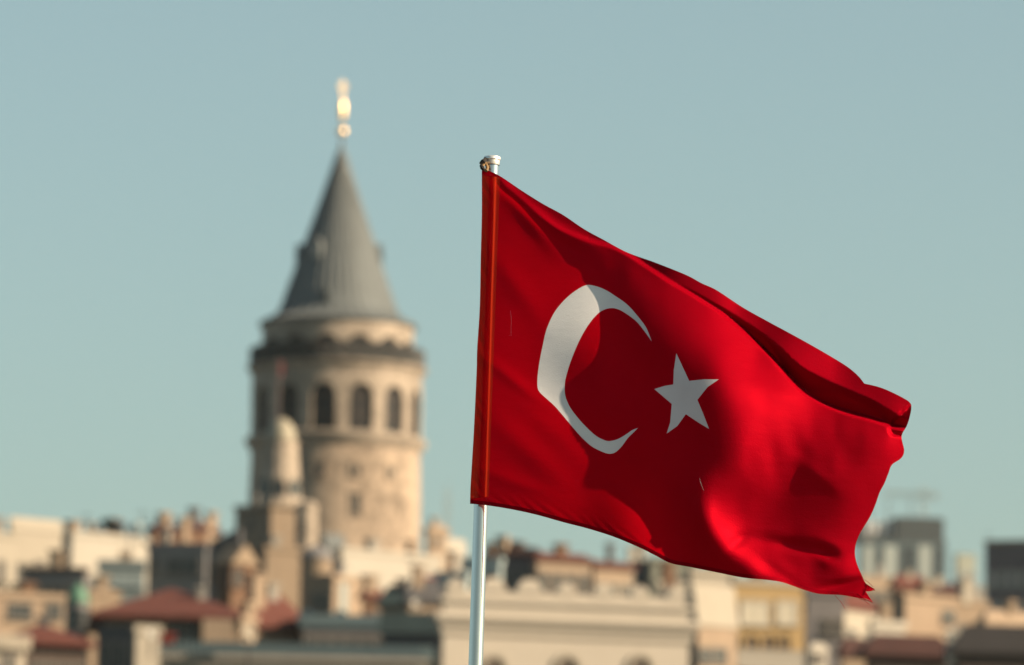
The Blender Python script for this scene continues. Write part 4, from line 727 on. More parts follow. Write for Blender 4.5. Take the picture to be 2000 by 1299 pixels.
    def hip(s, h, m='tile', over=.5, ridge=None):
        b = MB(); a0, a1, b0, b1 = -over, s.L1 + over, -over, s.L2 + over; z = s.H + .003; t = .22
        if a1 - a0 >= b1 - b0:
            k = (b1 - b0) / 2; p, q = (a0 + k, (b0 + b1) / 2, z + t + h), (a1 - k, (b0 + b1) / 2, z + t + h)
            cs_ = [(a0, b0), (a1, b0), (a1, b1), (a0, b1)]
            tp = [(x, y, z + t) for x, y in cs_]
            b.quad(tp[0], tp[1], q, p); b.quad(tp[1], tp[2], q); b.quad(tp[2], tp[3], p, q); b.quad(tp[3], tp[0], p)
        else:
            k = (a1 - a0) / 2; p, q = ((a0 + a1) / 2, b0 + k, z + t + h), ((a0 + a1) / 2, b1 - k, z + t + h)
            cs_ = [(a0, b0), (a1, b0), (a1, b1), (a0, b1)]
            tp = [(x, y, z + t) for x, y in cs_]
            b.quad(tp[0], tp[1], p); b.quad(tp[1], tp[2], q, p); b.quad(tp[2], tp[3], q); b.quad(tp[3], tp[0], p, q)
        for i in range(4):
            j = (i + 1) % 4; b.quad((*cs_[i], z), (*cs_[j], z), tp[j], tp[i])
        b.quad(*[(*c_, z) for c_ in cs_][::-1])
        s.rooftop = s.part('roof', b, m)
        if h > .3: s.stacks(s.H + h * .4)
        return s
    def stacks(s, z0):
        if not (300 < s.Y < 640): return
        rg = random.Random(int(s.c.x * 7 + s.Y * 3)); n = max(1, min(6, int(s.L1 / 4)))
        for i in range(n):
            u = s.L1 * (i + .25 + .5 * rg.random()) / n; w_ = .35 + .5 * rg.random(); v = min(s.L2 * .45, 1.2 + 2.5 * rg.random())
            s.chimney(u, v, w_, .35 + .9 * rg.random(), z0 + .5, rg.choice(['tan', 'brown', 'concrete', 'peach', 'darkgrey', 'cream']))
    def gable(s, h, m='tile', over=.3, along='x'):
        b = MB(); z = s.H + .003
        if along == 'x': b.prism([(-over, z), (s.L2 + over, z), (s.L2 / 2, z + h)], -over, s.L1 + over, 'x')
        else: b.prism([(-over, z), (s.L1 + over, z), (s.L1 / 2, z + h)], -over, s.L2 + over, 'y')
        s.part('roof', b, m); return s
    def chimney(s, u, v, w_, h, z0=None, m='tan'):
        z0 = s.H if z0 is None else z0
        b = MB(); b.box(u - w_ / 2, u + w_ / 2, v - w_ / 2, v + w_ / 2, z0 - .5, z0 + h)
        b.box(u - w_ / 2 - .12, u + w_ / 2 + .12, v - w_ / 2 - .12, v + w_ / 2 + .12, z0 + h + .002, z0 + h + .18)
        return s.part('chimney', b, m)
def pxm(Y): return .018 / 200 * Y     # metres in one photo pixel at distance Y

# ------------------------------------------------------------------ visitors on the balcony
def person(angle, top, legs, label, lean=0.0):
    a = R(angle); r0 = rr(161)
    loc = (TX0 + r0 * math.cos(a), TY + r0 * math.sin(a), ZB + lz(720.5))
    J = [(0, 0, .95), (0, 0, 1.15), (0, -.02 - lean, 1.42), (0, -.03 - lean, 1.52), (0, -.05 - lean, 1.66), (0, -.05 - lean, 1.76),
         (.11, 0, .90), (.12, -.01, .50), (.12, .02, .07), (.12, -.15, .03), (-.11, 0, .90), (-.12, -.02, .50), (-.12, .02, .07), (-.12, -.15, .03),
         (.19, -.02 - lean, 1.40), (.25, -.05 - lean, 1.12), (.17, -.30 - lean, 1.08), (-.19, -.02 - lean, 1.40), (-.25, -.05 - lean, 1.12), (-.17, -.30 - lean, 1.08)]
    E_ = [(0, 1), (1, 2), (2, 3), (3, 4), (4, 5), (0, 6), (6, 7), (7, 8), (8, 9), (0, 10), (10, 11), (11, 12), (12, 13), (2, 14), (14, 15), (15, 16), (2, 17), (17, 18), (18, 19)]
    rad = [.15, .14, .16, .06, .095, .07, .09, .06, .045, .035, .09, .06, .045, .035, .06, .045, .035, .06, .045, .035]
    me = bpy.data.meshes.new('person'); me.from_pydata(J, E_, [])
    o = bpy.data.objects.new('person', me); COL.objects.link(o)
    md = o.modifiers.new('skin', 'SKIN')
    for v, q in zip(me.skin_vertices[0].data, rad): v.radius = (q, q * .8)
    me.skin_vertices[0].data[0].use_root = True
    o.modifiers.new('sub', 'SUBSURF').levels = 1
    o.location = loc; o.rotation_euler.z = a + math.pi / 2
    me.materials.append(mat('visitor_' + top[0], top[1], var=.1))
    tag(o, label, 'person', 'visitors on the tower balcony')
person(-99, ('pink_clothes', (.50, .16, .14)), 0, 'person in pinkish clothes on the tower balcony, near its middle')
person(-152, ('dark_clothes', (.05, .05, .06)), 0, 'person in dark clothes at the left end of the tower balcony')
person(-139, ('grey_clothes', (.09, .09, .10)), 0, 'person in grey clothes second from the left on the tower balcony')
person(-48, ('brown_clothes', (.28, .13, .10)), 0, 'person in reddish brown clothes on the sunlit right side of the balcony')
person(-30, ('light_clothes', (.52, .34, .27)), 0, 'person in pale rosy clothes at the far right of the tower balcony')

person(-118, ('black_clothes', (.03, .03, .035)), 0, 'person in black on the balcony just left of the pinkish figure')
person(-74, ('navy_clothes', (.04, .05, .08)), 0, 'person in navy on the balcony just right of the pinkish figure')
person(-62, ('brown_black_clothes', (.07, .04, .035)), 0, 'person in blackish brown on the balcony left of the reddish brown figure')

# ------------------------------------------------------------------ domed church tower in front of the big tower
Y = 470.0; q = pxm(Y); zb = hill(Y) - 2
c0 = at(547, 1000, Y); zz = lambda py: at(552, py, Y).z - zb
ch = empty('church_tower', (c0.x, Y, zb), R(28), 'stone church tower with pale dome and tapering turret before the round tower', 'church tower')
b = MB(); hw = 36 * q
b.box(-hw, hw, -hw, hw, 0, zz(996)); b.box(-hw - .25, hw + .25, -hw - .25, hw + .25, zz(996) + .002, zz(990))
b.build('square_base', M['tan'], ch)
b = MB(); b.lathe([(45 * q, zz(990)), (40 * q, zz(960)), (35 * q, zz(920)), (32.5 * q, zz(880)), (32 * q, zz(868)), (34.5 * q, zz(866)), (34.5 * q, zz(862)), (29 * q, zz(861))], 16)
b.build('octagonal_turret', M['stone_pale'], ch)
b = MB(); b.lathe([(27 * q, zz(861)), (27.5 * q, zz(850)), (24.5 * q, zz(838)), (17 * q, zz(826)), (8.5 * q, zz(819)), (.01, zz(816))], 24)
b.build('dome', mat('pale_yellowish_dome', (.62, .57, .44), rough=.6, var=.12), ch, True)
for a in (-118, -73, -28, 17, 62, 107, 152, 197):
    w_ = MB(); w_.box(-.45, .45, -.15, .3, zz(972), zz(946)); w_.prism([(-.45, zz(946)), (.45, zz(946)), (0, zz(938))], -.15, .3, 'y')
    o = w_.build('lancet_window', M['glass'], ch); o.location = (38.6 * q * math.cos(R(a)), 38.6 * q * math.sin(R(a)), 0); o.rotation_euler.z = R(a + 90)
# lower nave block left of the church tower in shade, and stair turrets
n1 = Bld('church_nave', 'tall shaded stone block attached left of the church tower', 'church', 460, 512, 528, 995, 478, 62, 'stone', wall='wall')
n1.flat(); n1.winpx(486, 494, 1015, 1035, 'shade'); n1.winpx(474, 482, 1060, 1085, 'shade')
def turret(name, label, cx, y0, y1, hw_, Y_, m, roof_h, mroof='lead', win=None):
    p = at(cx, y0, Y_); zb_ = hill(Y_) - 2; k = pxm(Y_)
    o = empty(name, (p.x, Y_, zb_), 0, label, 'turret')
    zt = p.z - zb_
    b_ = MB(); b_.lathe([(hw_ * k * 1.04, 0), (hw_ * k, zt)], 36); b_.build('wall', M[m], o, True)
    b_ = MB(); b_.lathe([(hw_ * k * 1.08, zt + .003), (hw_ * k * 1.08, zt + .25), (hw_ * k * .75, zt + roof_h * .6), (.01, zt + roof_h)], 36); b_.build('roof', M[mroof], o, True)
    if win:
        a = R(win[0]); w_ = MB(); z1 = zt - win[1]; w_.box(-.3, .3, -.1, .25, z1 - win[2], z1)
        v = w_.build('window', M['glass'], o); v.location = (hw_ * k * math.cos(a), hw_ * k * math.sin(a), 0); v.rotation_euler.z = a + R(90)
    return o
turret('stair_turret', 'sunlit round stair turret with a low rounded top beside the church tower', 599, 992, 1080, 21, 462, 'stone_pale', .7, 'stone_pale', (-115, 1.2, .9))
turret('round_bastion', 'broad round tan bastion below the stair turret', 618, 1093, 1210, 31, 440, 'tan', 1.2, 'grey', (-60, 2.5, 1.4))
b1 = Bld('low_tower_block', 'shaded brownish block filling the foot of the church tower', 'church', 500, 520, 588, 1075, 452, 24, 'tan'); b1.flat()
b1 = Bld('lean_to_house', 'grey slate lean-to wedged between the bastion and the round tower', 'house', 628, 645, 672, 1092, 468, 30, 'grey'); b1.gable(2.2, 'lead')

# small red flag on a thin pole in front of the tower
p = at(543, 815, 495); zb_ = hill(495) - 1
fp = empty('small_flagpole', (p.x, 495, zb_), 0, 'thin distant pole with a tiny red flag left of the church dome', 'flagpole')
b = MB(); b.tube([(0, 0, 0), (0, 0, at(543, 700, 495).z - zb_)], [.12, .06], 8); b.build('pole', mat('faded_red_pole', (.34, .24, .23)), fp)
sf = tag(empty('small_flag', tuple(at(544, 718, 495)), R(15), 'tiny blurred red flag hanging limp on the thin distant pole', 'flag'))
k = pxm(495); b = MB(); nn = 12
for i in range(nn):
    x0_, x1_ = i * 12 * k / nn, (i + 1) * 12 * k / nn
    f0, f1 = .12 * math.sin(i * .9), .12 * math.sin((i + 1) * .9)
    b.quad((x0_, f0, -14 * k - x0_ * .5), (x1_, f1, -14 * k - x1_ * .5), (x1_, f1, 14 * k - x1_ * .5), (x0_, f0, 14 * k - x0_ * .5))
b.build('cloth', mat('distant_flag_red', (.48, .14, .15), var=.05), sf, True)

# ------------------------------------------------------------------ buildings, left of the tower
b1 = Bld('apartment_house', 'cream apartment block at the far left edge with a dark slit window', 'apartment block', -60, -30, 34, 1047, 425, 38, 'cream'); b1.flat()
b1.winpx(-2, 8, 1098, 1134); b1.chimney(b1.L1 * .6, 2, .8, 1.0)
b1 = Bld('apartment_house', 'large cream plastered block with a sloping top left of the dark gap', 'apartment block', 18, 24, 122, 1034, 432, 36, 'cream'); b1.gable(1.0, 'cream', .1)
b1.grid(4, 1, .9, 1.3, 2.6)
b1.winpx(72, 84, 1098, 1112, gm='darkbrown' if 0 else 'glass')
b1 = Bld('apartment_house', 'long cream block with a dark shaded end right of the gap', 'apartment block', 117, 141, 290, 1046, 436, 40, 'white'); b1.flat()
b1.grid(5, 1, .8, 1.2, 3.2); b1.grid(2, 3, .9, 1.3, 1.6, face='shade')
b1.chimney(b1.L1 * .3, 3, .9, 1.3); b1.chimney(b1.L1 * .75, 4, .7, .8, m='brown')
p = b1.root
b1 = Bld('flat_roofed_hall', 'blue grey panelled hall wall below the long cream block', 'hall', 190, 193, 281, 1104, 405, 3, mat('pale_blue_panels', (.30, .38, .40))); b1.flat()
b1.grid(6, 1, 1.4, .35, 1.0, fm='bluegrey')
b1 = Bld('balcony_house', 'grey house with a long balcony of pale posts under the cream blocks', 'house', 38, 44, 166, 1120, 395, -12, 'grey'); b1.flat('darkbrown')
b1.grid(7, 2, 1.3, 1.7, .9, 3.2)
m_ = MB()
for i in range(24):
    u = b1.L1 * (i + .5) / 24; m_.box(u - .05, u + .05, -.75, -.65, b1.H - 3.7, b1.H - 2.6)
m_.box(0, b1.L1, -.85, .0, b1.H - 3.9, b1.H - 3.702); m_.box(0, b1.L1, -.8, -.6, b1.H - 2.598, b1.H - 2.5)
b1.part('balcony_railing', m_, 'concrete')
b1 = Bld('brick_house', 'red brown brick house with orange sunlit patches left of the tower', 'house', 288, 300, 352, 1040, 452, 32, 'brown'); b1.hip(.7, 'tile_dark', .2); b1.grid(3, 1, .9, 1.2, 1.1)
b1.chimney(2.0, 2, .8, 1.7, m='peach'); b1.chimney(3.6, 1.4, .6, 1.4, m='peach')
b1 = Bld('brick_house', 'taller red brick house with a peach stair tower nearer the round tower', 'house', 348, 356, 404, 1036, 458, 40, 'brown'); b1.hip(.8, 'tile_dark', .2); b1.grid(2, 1, .9, 1.2, 1.0, fm='peach')
b1.chimney(3.2, 1.5, 1.1, .9, m='peach'); 
b1 = Bld('narrow_house', 'small ochre house with clay chimney pots at the right of the brick houses', 'house', 398, 404, 428, 1044, 462, 40, 'peach'); b1.hip(.8, 'tile_dark', .2); b1.chimney(1.5, 1.2, .5, .9, m='brown')
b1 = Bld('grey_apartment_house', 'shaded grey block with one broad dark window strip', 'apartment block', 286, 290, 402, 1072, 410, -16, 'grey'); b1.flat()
b1.winpx(326, 388, 1092, 1122); b1.winpx(298, 308, 1090, 1120)
b1 = Bld('slate_house', 'grey shaded house with a dark roof sloping up to the church', 'house', 398, 402, 470, 1072, 415, -14, 'grey'); m_ = MB(); m_.prism([(-.2, b1.H + .003), (b1.L1, b1.H + .003), (b1.L1, b1.H + 1.5), (-.2, b1.H + .2)], -.3, b1.L2, 'y'); b1.part('roof', m_, 'darkgrey'); b1.grid(3, 2, .9, 1.5, 1.0)
b1 = Bld('brown_gable_house', 'brown gabled house with a black doorway behind the red hipped roof', 'house', 424, 452, 500, 1100, 360, 50, 'brown'); b1.gable(1.3, 'tan', .2, 'y'); b1.winpx(442, 451, 1112, 1148, 'shade', fm='darkbrown'); b1.winpx(455, 474, 1112, 1146, fm='brown')

# red hipped roof house and its right wing
b1 = Bld('red_roofed_house', 'big tan house under the widest red hipped tile roof, left of the church tower', 'house', 200, 206, 470, 1207, 322, 5, 'tan'); b1.hip(1.9, 'tile', .9)
b1.winpx(338, 352, 1222, 1252); b1.winpx(364, 378, 1222, 1252); b1.grid(4, 2, 1.0, 1.6, 1.4, face='shade')
m_ = MB(); a = b1.loc(394, 1262); c = b1.loc(456, 1212); m_.box(a[0], c[0], -.9, -.002, a[1] - 3, c[1]); b1.part('sunlit_wall_patch', m_, 'peach')  # paler peach box stands in for a sunlit patch on the tan wall
b1 = Bld('red_roofed_wing', 'lower wing with a red tile roof falling away right of the big red roof', 'house', 462, 500, 592, 1226, 330, 36, 'peach'); b1.hip(2.0, 'tile', .5); b1.grid(3, 1, .8, 1.2, 1.0); b1.chimney(.35, .6, .8, 3.0, m='peach')
b1 = Bld('plaster_shed', 'little sunlit plaster shed right of the brown house wall', 'shed', 466, 471, 500, 1216, 312, 45, 'peach'); b1.flat(); b1.winpx(480, 488, 1228, 1240)
# lower left
b1 = Bld('pink_house', 'pinkish house with two broad dark windows at the left edge', 'house', -40, -20, 128, 1166, 345, 26, 'peach'); b1.flat('peach')
b1.winpx(18, 60, 1182, 1206); b1.winpx(92, 118, 1182, 1206); b1.grid(5, 1, 1.2, 1.6, 5.2)
b1 = Bld('beige_house', 'low beige house between the green dome and the hall', 'house', 160, 176, 236, 1162, 352, 30, 'tan'); b1.hip(.35, 'tan', .1); b1.grid(3, 2, .8, 1.3, .9)
b1 = Bld('dark_added_house', 'dark grey house front added to darken the wall below the left half of the red hipped roof', 'house', 184, 190, 306, 1222, 314, -16, 'darkgrey'); b1.grid(4, 2, .9, 1.4, 1.0)  # dark house added in front to darken the wall under the red roof
b1 = Bld('low_red_roof_house', 'brown house with a low dark red roof at the bottom left corner', 'house', -10, 32, 168, 1258, 302, 22, 'darkbrown'); b1.hip(1.1, 'tile', .5); b1.grid(5, 2, .9, 1.2, 1.0, face='lit')
b1 = Bld('stone_corner_house', 'pale stone corner house with a fluted cornice and small dark arch', 'house', -45, -30, 50, 1262, 288, 36, 'cream'); b1.flat()
m_ = MB()
for i in range(15):
    u = b1.L1 * (i + .5) / 15; m_.box(u - .12, u + .12, -.45, -.002, b1.H - .1, b1.H + .45)
m_.box(-.1, b1.L1 + .1, -.5, .3, b1.H + .452, b1.H + .6); b1.part('fluted_cornice', m_, 'cream')
b1.winpx(8, 24, 1278, 1310, arch=True)
# green copper dome on a drum
p = at(152, 1178, 333); zb_ = hill(333) - 2; k = pxm(333)
gd = empty('domed_kiosk', (p.x, 333, zb_), 0, 'small round building with a green copper dome at the lower left', 'domed building')
zt = p.z - zb_
b = MB(); b.lathe([(21 * k, 0), (20 * k, zt)], 12); b.build('drum', M['grey'], gd)
b = MB(); b.lathe([(23 * k, zt + .003), (23 * k, zt + .2), (21.5 * k, zt + 10 * k), (18.5 * k, zt + 20 * k), (12 * k, zt + 30 * k), (4 * k, zt + 36 * k), (1.5 * k, zt + 38 * k), (.01, zt + 44 * k)], 32); b.build('dome', M['copper'], gd, True)
for a in range(-170, 0, 30):
    w_ = MB(); w_.box(-.2, .2, -.08, .2, zt - 1.6, zt - .4); v = w_.build('window', M['glass'], gd); v.location = (20 * k * math.cos(R(a)) * .99, 20 * k * math.sin(R(a)) * .99, 0); v.rotation_euler.z = R(a + 90)

# long foreground hall with a metal roof
b1 = Bld('long_metal_roofed_hall', 'long beige hall under a low grey green metal roof along the bottom', 'hall', 296, 300, 835, 1284, 292, 4, 'cream')
m_ = MB(); z = b1.H + .003; L1 = b1.L1; dz = 40 * pxm(292)
m_.prism([(-.4, z), (-.4, z + .25), (2.4, z + dz), (8, z + dz + .1), (8, z)], -.3, L1 + .4, 'x'); b1.part('roof', m_, 'metalroof')
m_ = MB(); m_.box(-.1, L1 + .1, -.5, -.41, z - .05, z + .2)
m_.box(-.1, L1 + .1, -.25, -.002, z - .55, z - .3); b1.part('gutter', m_, 'concrete')
m_ = MB()
for i in range(1, 40):
    u = L1 * i / 40; m_.tube([(u, -.38, z + .26), (u, 2.38, z + dz + .01)], .05, 4)
b1.part('roof_seams', m_, 'metalroof'); b1.grid(14, 1, 1.1, 1.8, 1.5)
b1.chimney(L1 * .045, 2.2, .8, 1.2, m='redpaint')
b1 = Bld('stone_pier', 'sunlit square stone pier at the left end of the metal roofed hall', 'pier', 262, 266, 312, 1236, 289, 22, 'cream'); b1.flat()
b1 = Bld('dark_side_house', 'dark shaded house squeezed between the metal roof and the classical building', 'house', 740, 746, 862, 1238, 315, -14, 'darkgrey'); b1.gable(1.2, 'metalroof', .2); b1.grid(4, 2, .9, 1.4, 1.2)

def dish(px, py, Y_, rpx, m, label, mast=1.5, face=(.3, -1, .35)):
    k_ = pxm(Y_); r_ = rpx * k_; p_ = at(px, py, Y_)
    o = empty('satellite_dish', tuple(p_ - Vector((0, -.2, mast))), 0, label, 'satellite dish', 'satellite dishes on the roofs')
    prof = [(.001, 0), (r_ * .4, r_ * .04), (r_ * .75, r_ * .15), (r_, r_ * .28), (r_ * 1.02, r_ * .27), (r_ * .75, r_ * .12), (.001, -.03)]
    b_ = MB(); b_.lathe(prof, 28); qd = Vector(face).to_track_quat('Z', 'Y').to_matrix()
    b_.v = [tuple((qd @ Vector(v)) + Vector((0, -.2, mast))) for v in b_.v]; b_.build('reflector', M[m], o, True)
    b_ = MB(); b_.tube([(0, .0, 0), (0, 0, mast)], .05, 8); b_.tube([(0, 0, mast), (0, -.2, mast)], .04, 6); b_.build('mast', M['iron'], o)
    f_ = qd @ Vector((0, 0, r_ * .9)) + Vector((0, -.2, mast)); g_ = qd @ Vector((0, -r_, r_ * .28)) + Vector((0, -.2, mast))
    b_ = MB(); b_.tube([tuple(g_), tuple(f_)], .025, 6); b_.box(f_.x - .06, f_.x + .06, f_.y - .06, f_.y + .06, f_.z - .06, f_.z + .06); b_.build('feed_arm', M['iron'], o)
dish(295, 1238, 287, 11, 'whitepaint', 'white satellite dish on the pale stone pier', 1.2, (.6, -.9, .3))
dish(484, 1236, 291, 15, 'cream', 'big cream satellite dish against the little plaster shed', 1.9, (.8, -.8, .3))
dish(598, 1207, 330, 17, 'bluegrey', 'blue grey satellite dish tilted beside the red tile wing', 2.5, (-.5, -1, .5))
dish(663, 1205, 332, 14, 'bluegrey', 'blue grey satellite dish below the bastion, right of the first one', 2.5, (-.3, -1, .4))
dish(812, 1180, 345, 9, 'whitepaint', 'small pale dish among the low roofs before the classical building', 1.5)
dish(1857, 1238, 300, 11, 'whitepaint', 'pale dish above the dark roofs at the lower right', 1.8, (.5, -1, .3))
dish(253, 1040, 434, 12, 'bluegrey', 'blue dish on the long cream block', 1.4, (-.3, -1, .6))

# ------------------------------------------------------------------ between tower and flagpole
b1 = Bld('cream_blank_house', 'bright cream house with a blank wall and one small dark opening under the round tower', 'house', 652, 668, 862, 1078, 462, 40, 'white'); b1.flat()
b1.winpx(796, 810, 1074 + 8, 1094, sill=False); b1.grid(6, 1, .8, 1.2, 5.5)
b1 = Bld('cream_stair_house', 'narrow cream stair house rising at the right of the blank wall', 'house', 832, 838, 874, 1040, 470, 40, 'peach'); b1.hip(.5, 'peach', .2); b1.winpx(850, 856, 1052, 1066)
b1 = Bld('cream_low_house', 'low cream house stepping down behind the flagpole', 'house', 854, 858, 908, 1084, 474, 40, 'white'); b1.gable(1.5, 'white', .1); b1.grid(2, 1, .8, 1.0, 1.5)
b1 = Bld('bluegrey_house', 'blue grey house with pale window bands left of the flagpole', 'house', 838, 846, 912, 1128, 400, -20, 'bluegrey'); b1.flat(); b1.grid(4, 3, 1.3, 1.1, .8, 2.4, fm='cream')
b1 = Bld('tan_tenement', 'tan tenement lit from the right below the lean-to', 'house', 606, 652, 712, 1132, 405, 52, 'peach'); b1.flat(); b1.winpx(664, 677, 1140, 1200, gm='bluegrey', fm='cream'); b1.grid(2, 4, .8, 1.2, 1.0, face='shade')
b1 = Bld('red_brown_house', 'small red brown house right of the tan tenement', 'house', 708, 714, 744, 1170, 385, 25, 'brown'); b1.hip(.9, 'tile', .3); b1.grid(2, 2, .7, 1.0, .9)
b1 = Bld('grey_roof_house', 'low grey house with a dark roof under the cream wall', 'house', 738, 744, 800, 1186, 375, -12, 'tan'); b1.hip(1.3, 'metalroof', .3); b1.grid(4, 1, .8, 1.1, .9)
b1 = Bld('pink_roof_house', 'low house with a faded pink wall and dark roof nearest the classical building', 'house', 794, 800, 866, 1176, 368, 15, 'peach'); b1.hip(1.4, 'darkgrey', .3); b1.grid(4, 1, .9, 1.3, .9); b1.chimney(1.5, 1, .6, 1.6, m='redpaint')
b1 = Bld('long_grey_shed', 'long grey metal roofed shed behind the hall roof', 'shed', 586, 592, 842, 1224, 325, 3, 'grey'); b1.gable(1.2, 'metalroof', .2); b1.grid(9, 1, 1.0, .9, .6)

# classical building
b1 = Bld('classical_stone_building', 'long pale stone building with a heavy cornice and arched windows behind the pole', 'building', 861, 866, 1346, 1224, 300, 16, mat('pale_ashlar', (.82, .75, .65), bands=2.2, var=.08))
L1, H = b1.L1, b1.H
def moulding(prof):
    m__ = MB(); o_ = [(-a_, z_) for a_, z_ in prof]
    n_ = len(prof)
    # front and the two ends as one mitred sweep
    path = lambda d_: [(-d_, -d_ + 0), (L1 + d_, -d_)]
    ringv = []
    for d_, z_ in prof: ringv.append([(-d_, b1.L2, z_), (-d_, -d_, z_), (L1 + d_, -d_, z_), (L1 + d_, b1.L2, z_)])
    for i in range(n_ - 1):
        for j in range(3): m__.quad(ringv[i][j], ringv[i][j + 1], ringv[i + 1][j + 1], ringv[i + 1][j])
    m__.quad(*ringv[-1]); m__.quad(*ringv[0][::-1]); m__.quad(*[r_[0] for r_ in ringv]); m__.quad(*[r_[3] for r_ in ringv][::-1])
    return m__
k = pxm(300)
b1.part('main_cornice', moulding([(.02, H - .45), (.15, H - .3), (.18, H + .1), (.42, H + .25), (.52, H + .5), (.52, H + .75), (.3, H + .8)]), b1.mw)
b1.part('attic_wall', moulding([(.0, H + .803), (.0, H + .803 + 24 * k * .8), (.22, H + .803 + 26 * k * .8), (.22, H + .803 + 29 * k), (.0, H + .81 + 30 * k)]), b1.mw)
zt = H + .815 + 30 * k
m_ = MB(); m_.box(.2, L1 - .2, .1, .5, zt, zt + 14 * k); b1.part('parapet', m_, b1.mw)
zt += 14 * k
for px_ in (890, 964, 1035, 1107, 1179, 1251, 1323):
    u = b1.loc(px_, 1170)[0]; big = px_ in (964, 1035)
    r_ = (24 if big else 18) * k
    m_ = MB(); m_.prism([(u - r_ * 1.25, zt + .002)] + [(u + r_ * math.cos(math.pi * (1 - i / 12)), zt + .12 + r_ * .95 * math.sin(math.pi * i / 12)) for i in range(13)] + [(u + r_ * 1.25, zt + .002)], .0, .6, 'y')
    b1.part('round_cresting', m_, b1.mw)
for px_ in (965, 1108, 1251):
    u = b1.loc(px_, 1290)[0]; b1.win(u - 21 * k, u + 21 * k, max(.5, b1.loc(px_, 1284)[1] - 5.5), b1.loc(px_, 1284)[1], arch=True, gm='darkbrown', fm='cream')
for i in range(10):
    u = L1 * (i + .5) / 10
    if all(abs(u - b1.loc(p_, 1290)[0]) > 2 for p_ in (965, 1108, 1251)): pass

# ------------------------------------------------------------------ mid ground behind the classical building
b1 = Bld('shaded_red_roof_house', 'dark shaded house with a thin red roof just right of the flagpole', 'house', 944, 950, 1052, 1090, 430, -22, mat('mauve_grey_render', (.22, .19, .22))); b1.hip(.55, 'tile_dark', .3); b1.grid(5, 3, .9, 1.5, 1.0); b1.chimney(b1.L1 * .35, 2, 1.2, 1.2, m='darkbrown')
b1 = Bld('teal_grey_house', 'teal grey narrow house partly behind the flagpole', 'house', 896, 902, 976, 1100, 420, -14, 'bluegrey'); b1.flat(); b1.grid(4, 3, .9, 1.4, .9)
b1 = Bld('tan_house', 'tan house with reddish roof, the wider of the two lit houses under the flag', 'house', 1040, 1050, 1154, 1094, 424, 26, 'peach'); b1.hip(.45, 'tile', .3); b1.grid(4, 3, .8, 1.4, 1.0)
b1 = Bld('tan_house', 'narrower tan house with an orange roof and a bright patch, right of the wider one', 'house', 1152, 1162, 1236, 1108, 428, 30, 'peach'); b1.hip(.35, 'tile', .3); b1.grid(3, 3, .8, 1.4, 1.2, fm='cream')
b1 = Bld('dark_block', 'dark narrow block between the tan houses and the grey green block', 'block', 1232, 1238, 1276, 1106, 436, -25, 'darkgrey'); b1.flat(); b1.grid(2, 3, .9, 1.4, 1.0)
b1 = Bld('pale_tower_block', 'pale narrow tower block topping the roofs below the flag edge', 'tower block', 1226, 1230, 1262, 1076, 520, 20, 'white'); b1.flat(); b1.grid(3, 3, .8, 1.4, 1.0)
b1 = Bld('grey_green_block', 'pale grey green block directly under the lowest curve of the flag', 'apartment block', 1266, 1274, 1360, 1098, 430, 14, mat('grey_green_plaster', (.40, .42, .35), var=.12)); b1.flat(); b1.grid(5, 4, .9, 1.3, 1.0)
b1 = Bld('pale_long_house', 'pale house with a dark corner window behind the cornice end', 'house', 1280, 1286, 1350, 1146, 395, 22, 'cream'); b1.flat(); b1.winpx(1292, 1308, 1156, 1168); b1.grid(3, 2, .8, 1.2, 2.6)
b1 = Bld('pale_block', 'pale beige block hidden partly by the flag, left of the yellow house', 'apartment block', 1340, 1350, 1438, 1118, 385, 20, 'cream'); b1.flat(); b1.grid(5, 6, .9, 1.2, 1.1, 2.7)
b1 = Bld('peach_corner_house', 'peach corner house with a pair of black windows at its foot', 'house', 1346, 1364, 1440, 1222, 318, 40, 'peach'); b1.gable(2.4, 'cream', .1); b1.winpx(1366, 1388, 1270, 1292); b1.winpx(1394, 1416, 1270, 1292); b1.grid(3, 1, .8, 1.1, .8, face='shade')
b1 = Bld('yellow_house', 'tall yellow house with white window bands and a row of small arches', 'house', 1428, 1434, 1577, 1140, 355, 16, 'yellow'); b1.flat('cream')
M['shutter'] = mat('cream_shutters', (.95, .88, .72), var=.05)
b1.winpx(1450, 1500, 1178, 1218, gm='shutter', fm='white'); b1.winpx(1520, 1555, 1178, 1218, gm='shutter', fm='white')
for a_, c_ in ((1456, 1478), (1490, 1512), (1522, 1540)): b1.winpx(a_ - 2, c_ + 2, 1240, 1276, arch=True, gm='darkbrown', fm='yellow')
m_ = MB(); za = b1.loc(1440, 1300)[1]
for i in range(22): u = b1.L1 * (i + .5) / 22; m_.box(u - .09, u + .09, -.8, -.65, za, za + .9)
m_.box(.1, b1.L1 - .1, -.9, -.003, za - .25, za - .002); m_.box(.1, b1.L1 - .1, -.85, -.6, za + .902, za + 1.0); b1.part('balustrade', m_, 'white')
b1 = Bld('white_house', 'white house with small red roof and big grey shaded side, near the flag corner', 'house', 1578, 1646, 1714, 1188, 338, 54, 'cream'); b1.grid(2, 3, .8, 1.3, 1.2, fm='white'); b1.hip(1.6, 'tile', .2)
b1 = Bld('grey_shade_wall', 'plain grey wall added as the shaded side of the white house', 'house', 1572, 1577, 1650, 1162, 334, 6, mat('mauve_shade_wall', (.34, .32, .33))); b1.flat(); b1.grid(3, 1, .5, .8, 1.5)  # grey colour stands in for the white house's side in shade
b1 = Bld('white_shed', 'small white rooftop shed at the foot of the added grey wall', 'shed', 1578, 1584, 1616, 1274, 305, 30, 'white'); b1.hip(.3, 'white', .05); b1.winpx(1594, 1602, 1280, 1290)
b1 = Bld('cream_cube_house', 'low cream house right of the white house', 'house', 1700, 1706, 1768, 1224, 322, 30, 'white'); b1.flat(); b1.grid(3, 2, .8, 1.2, 1.2)
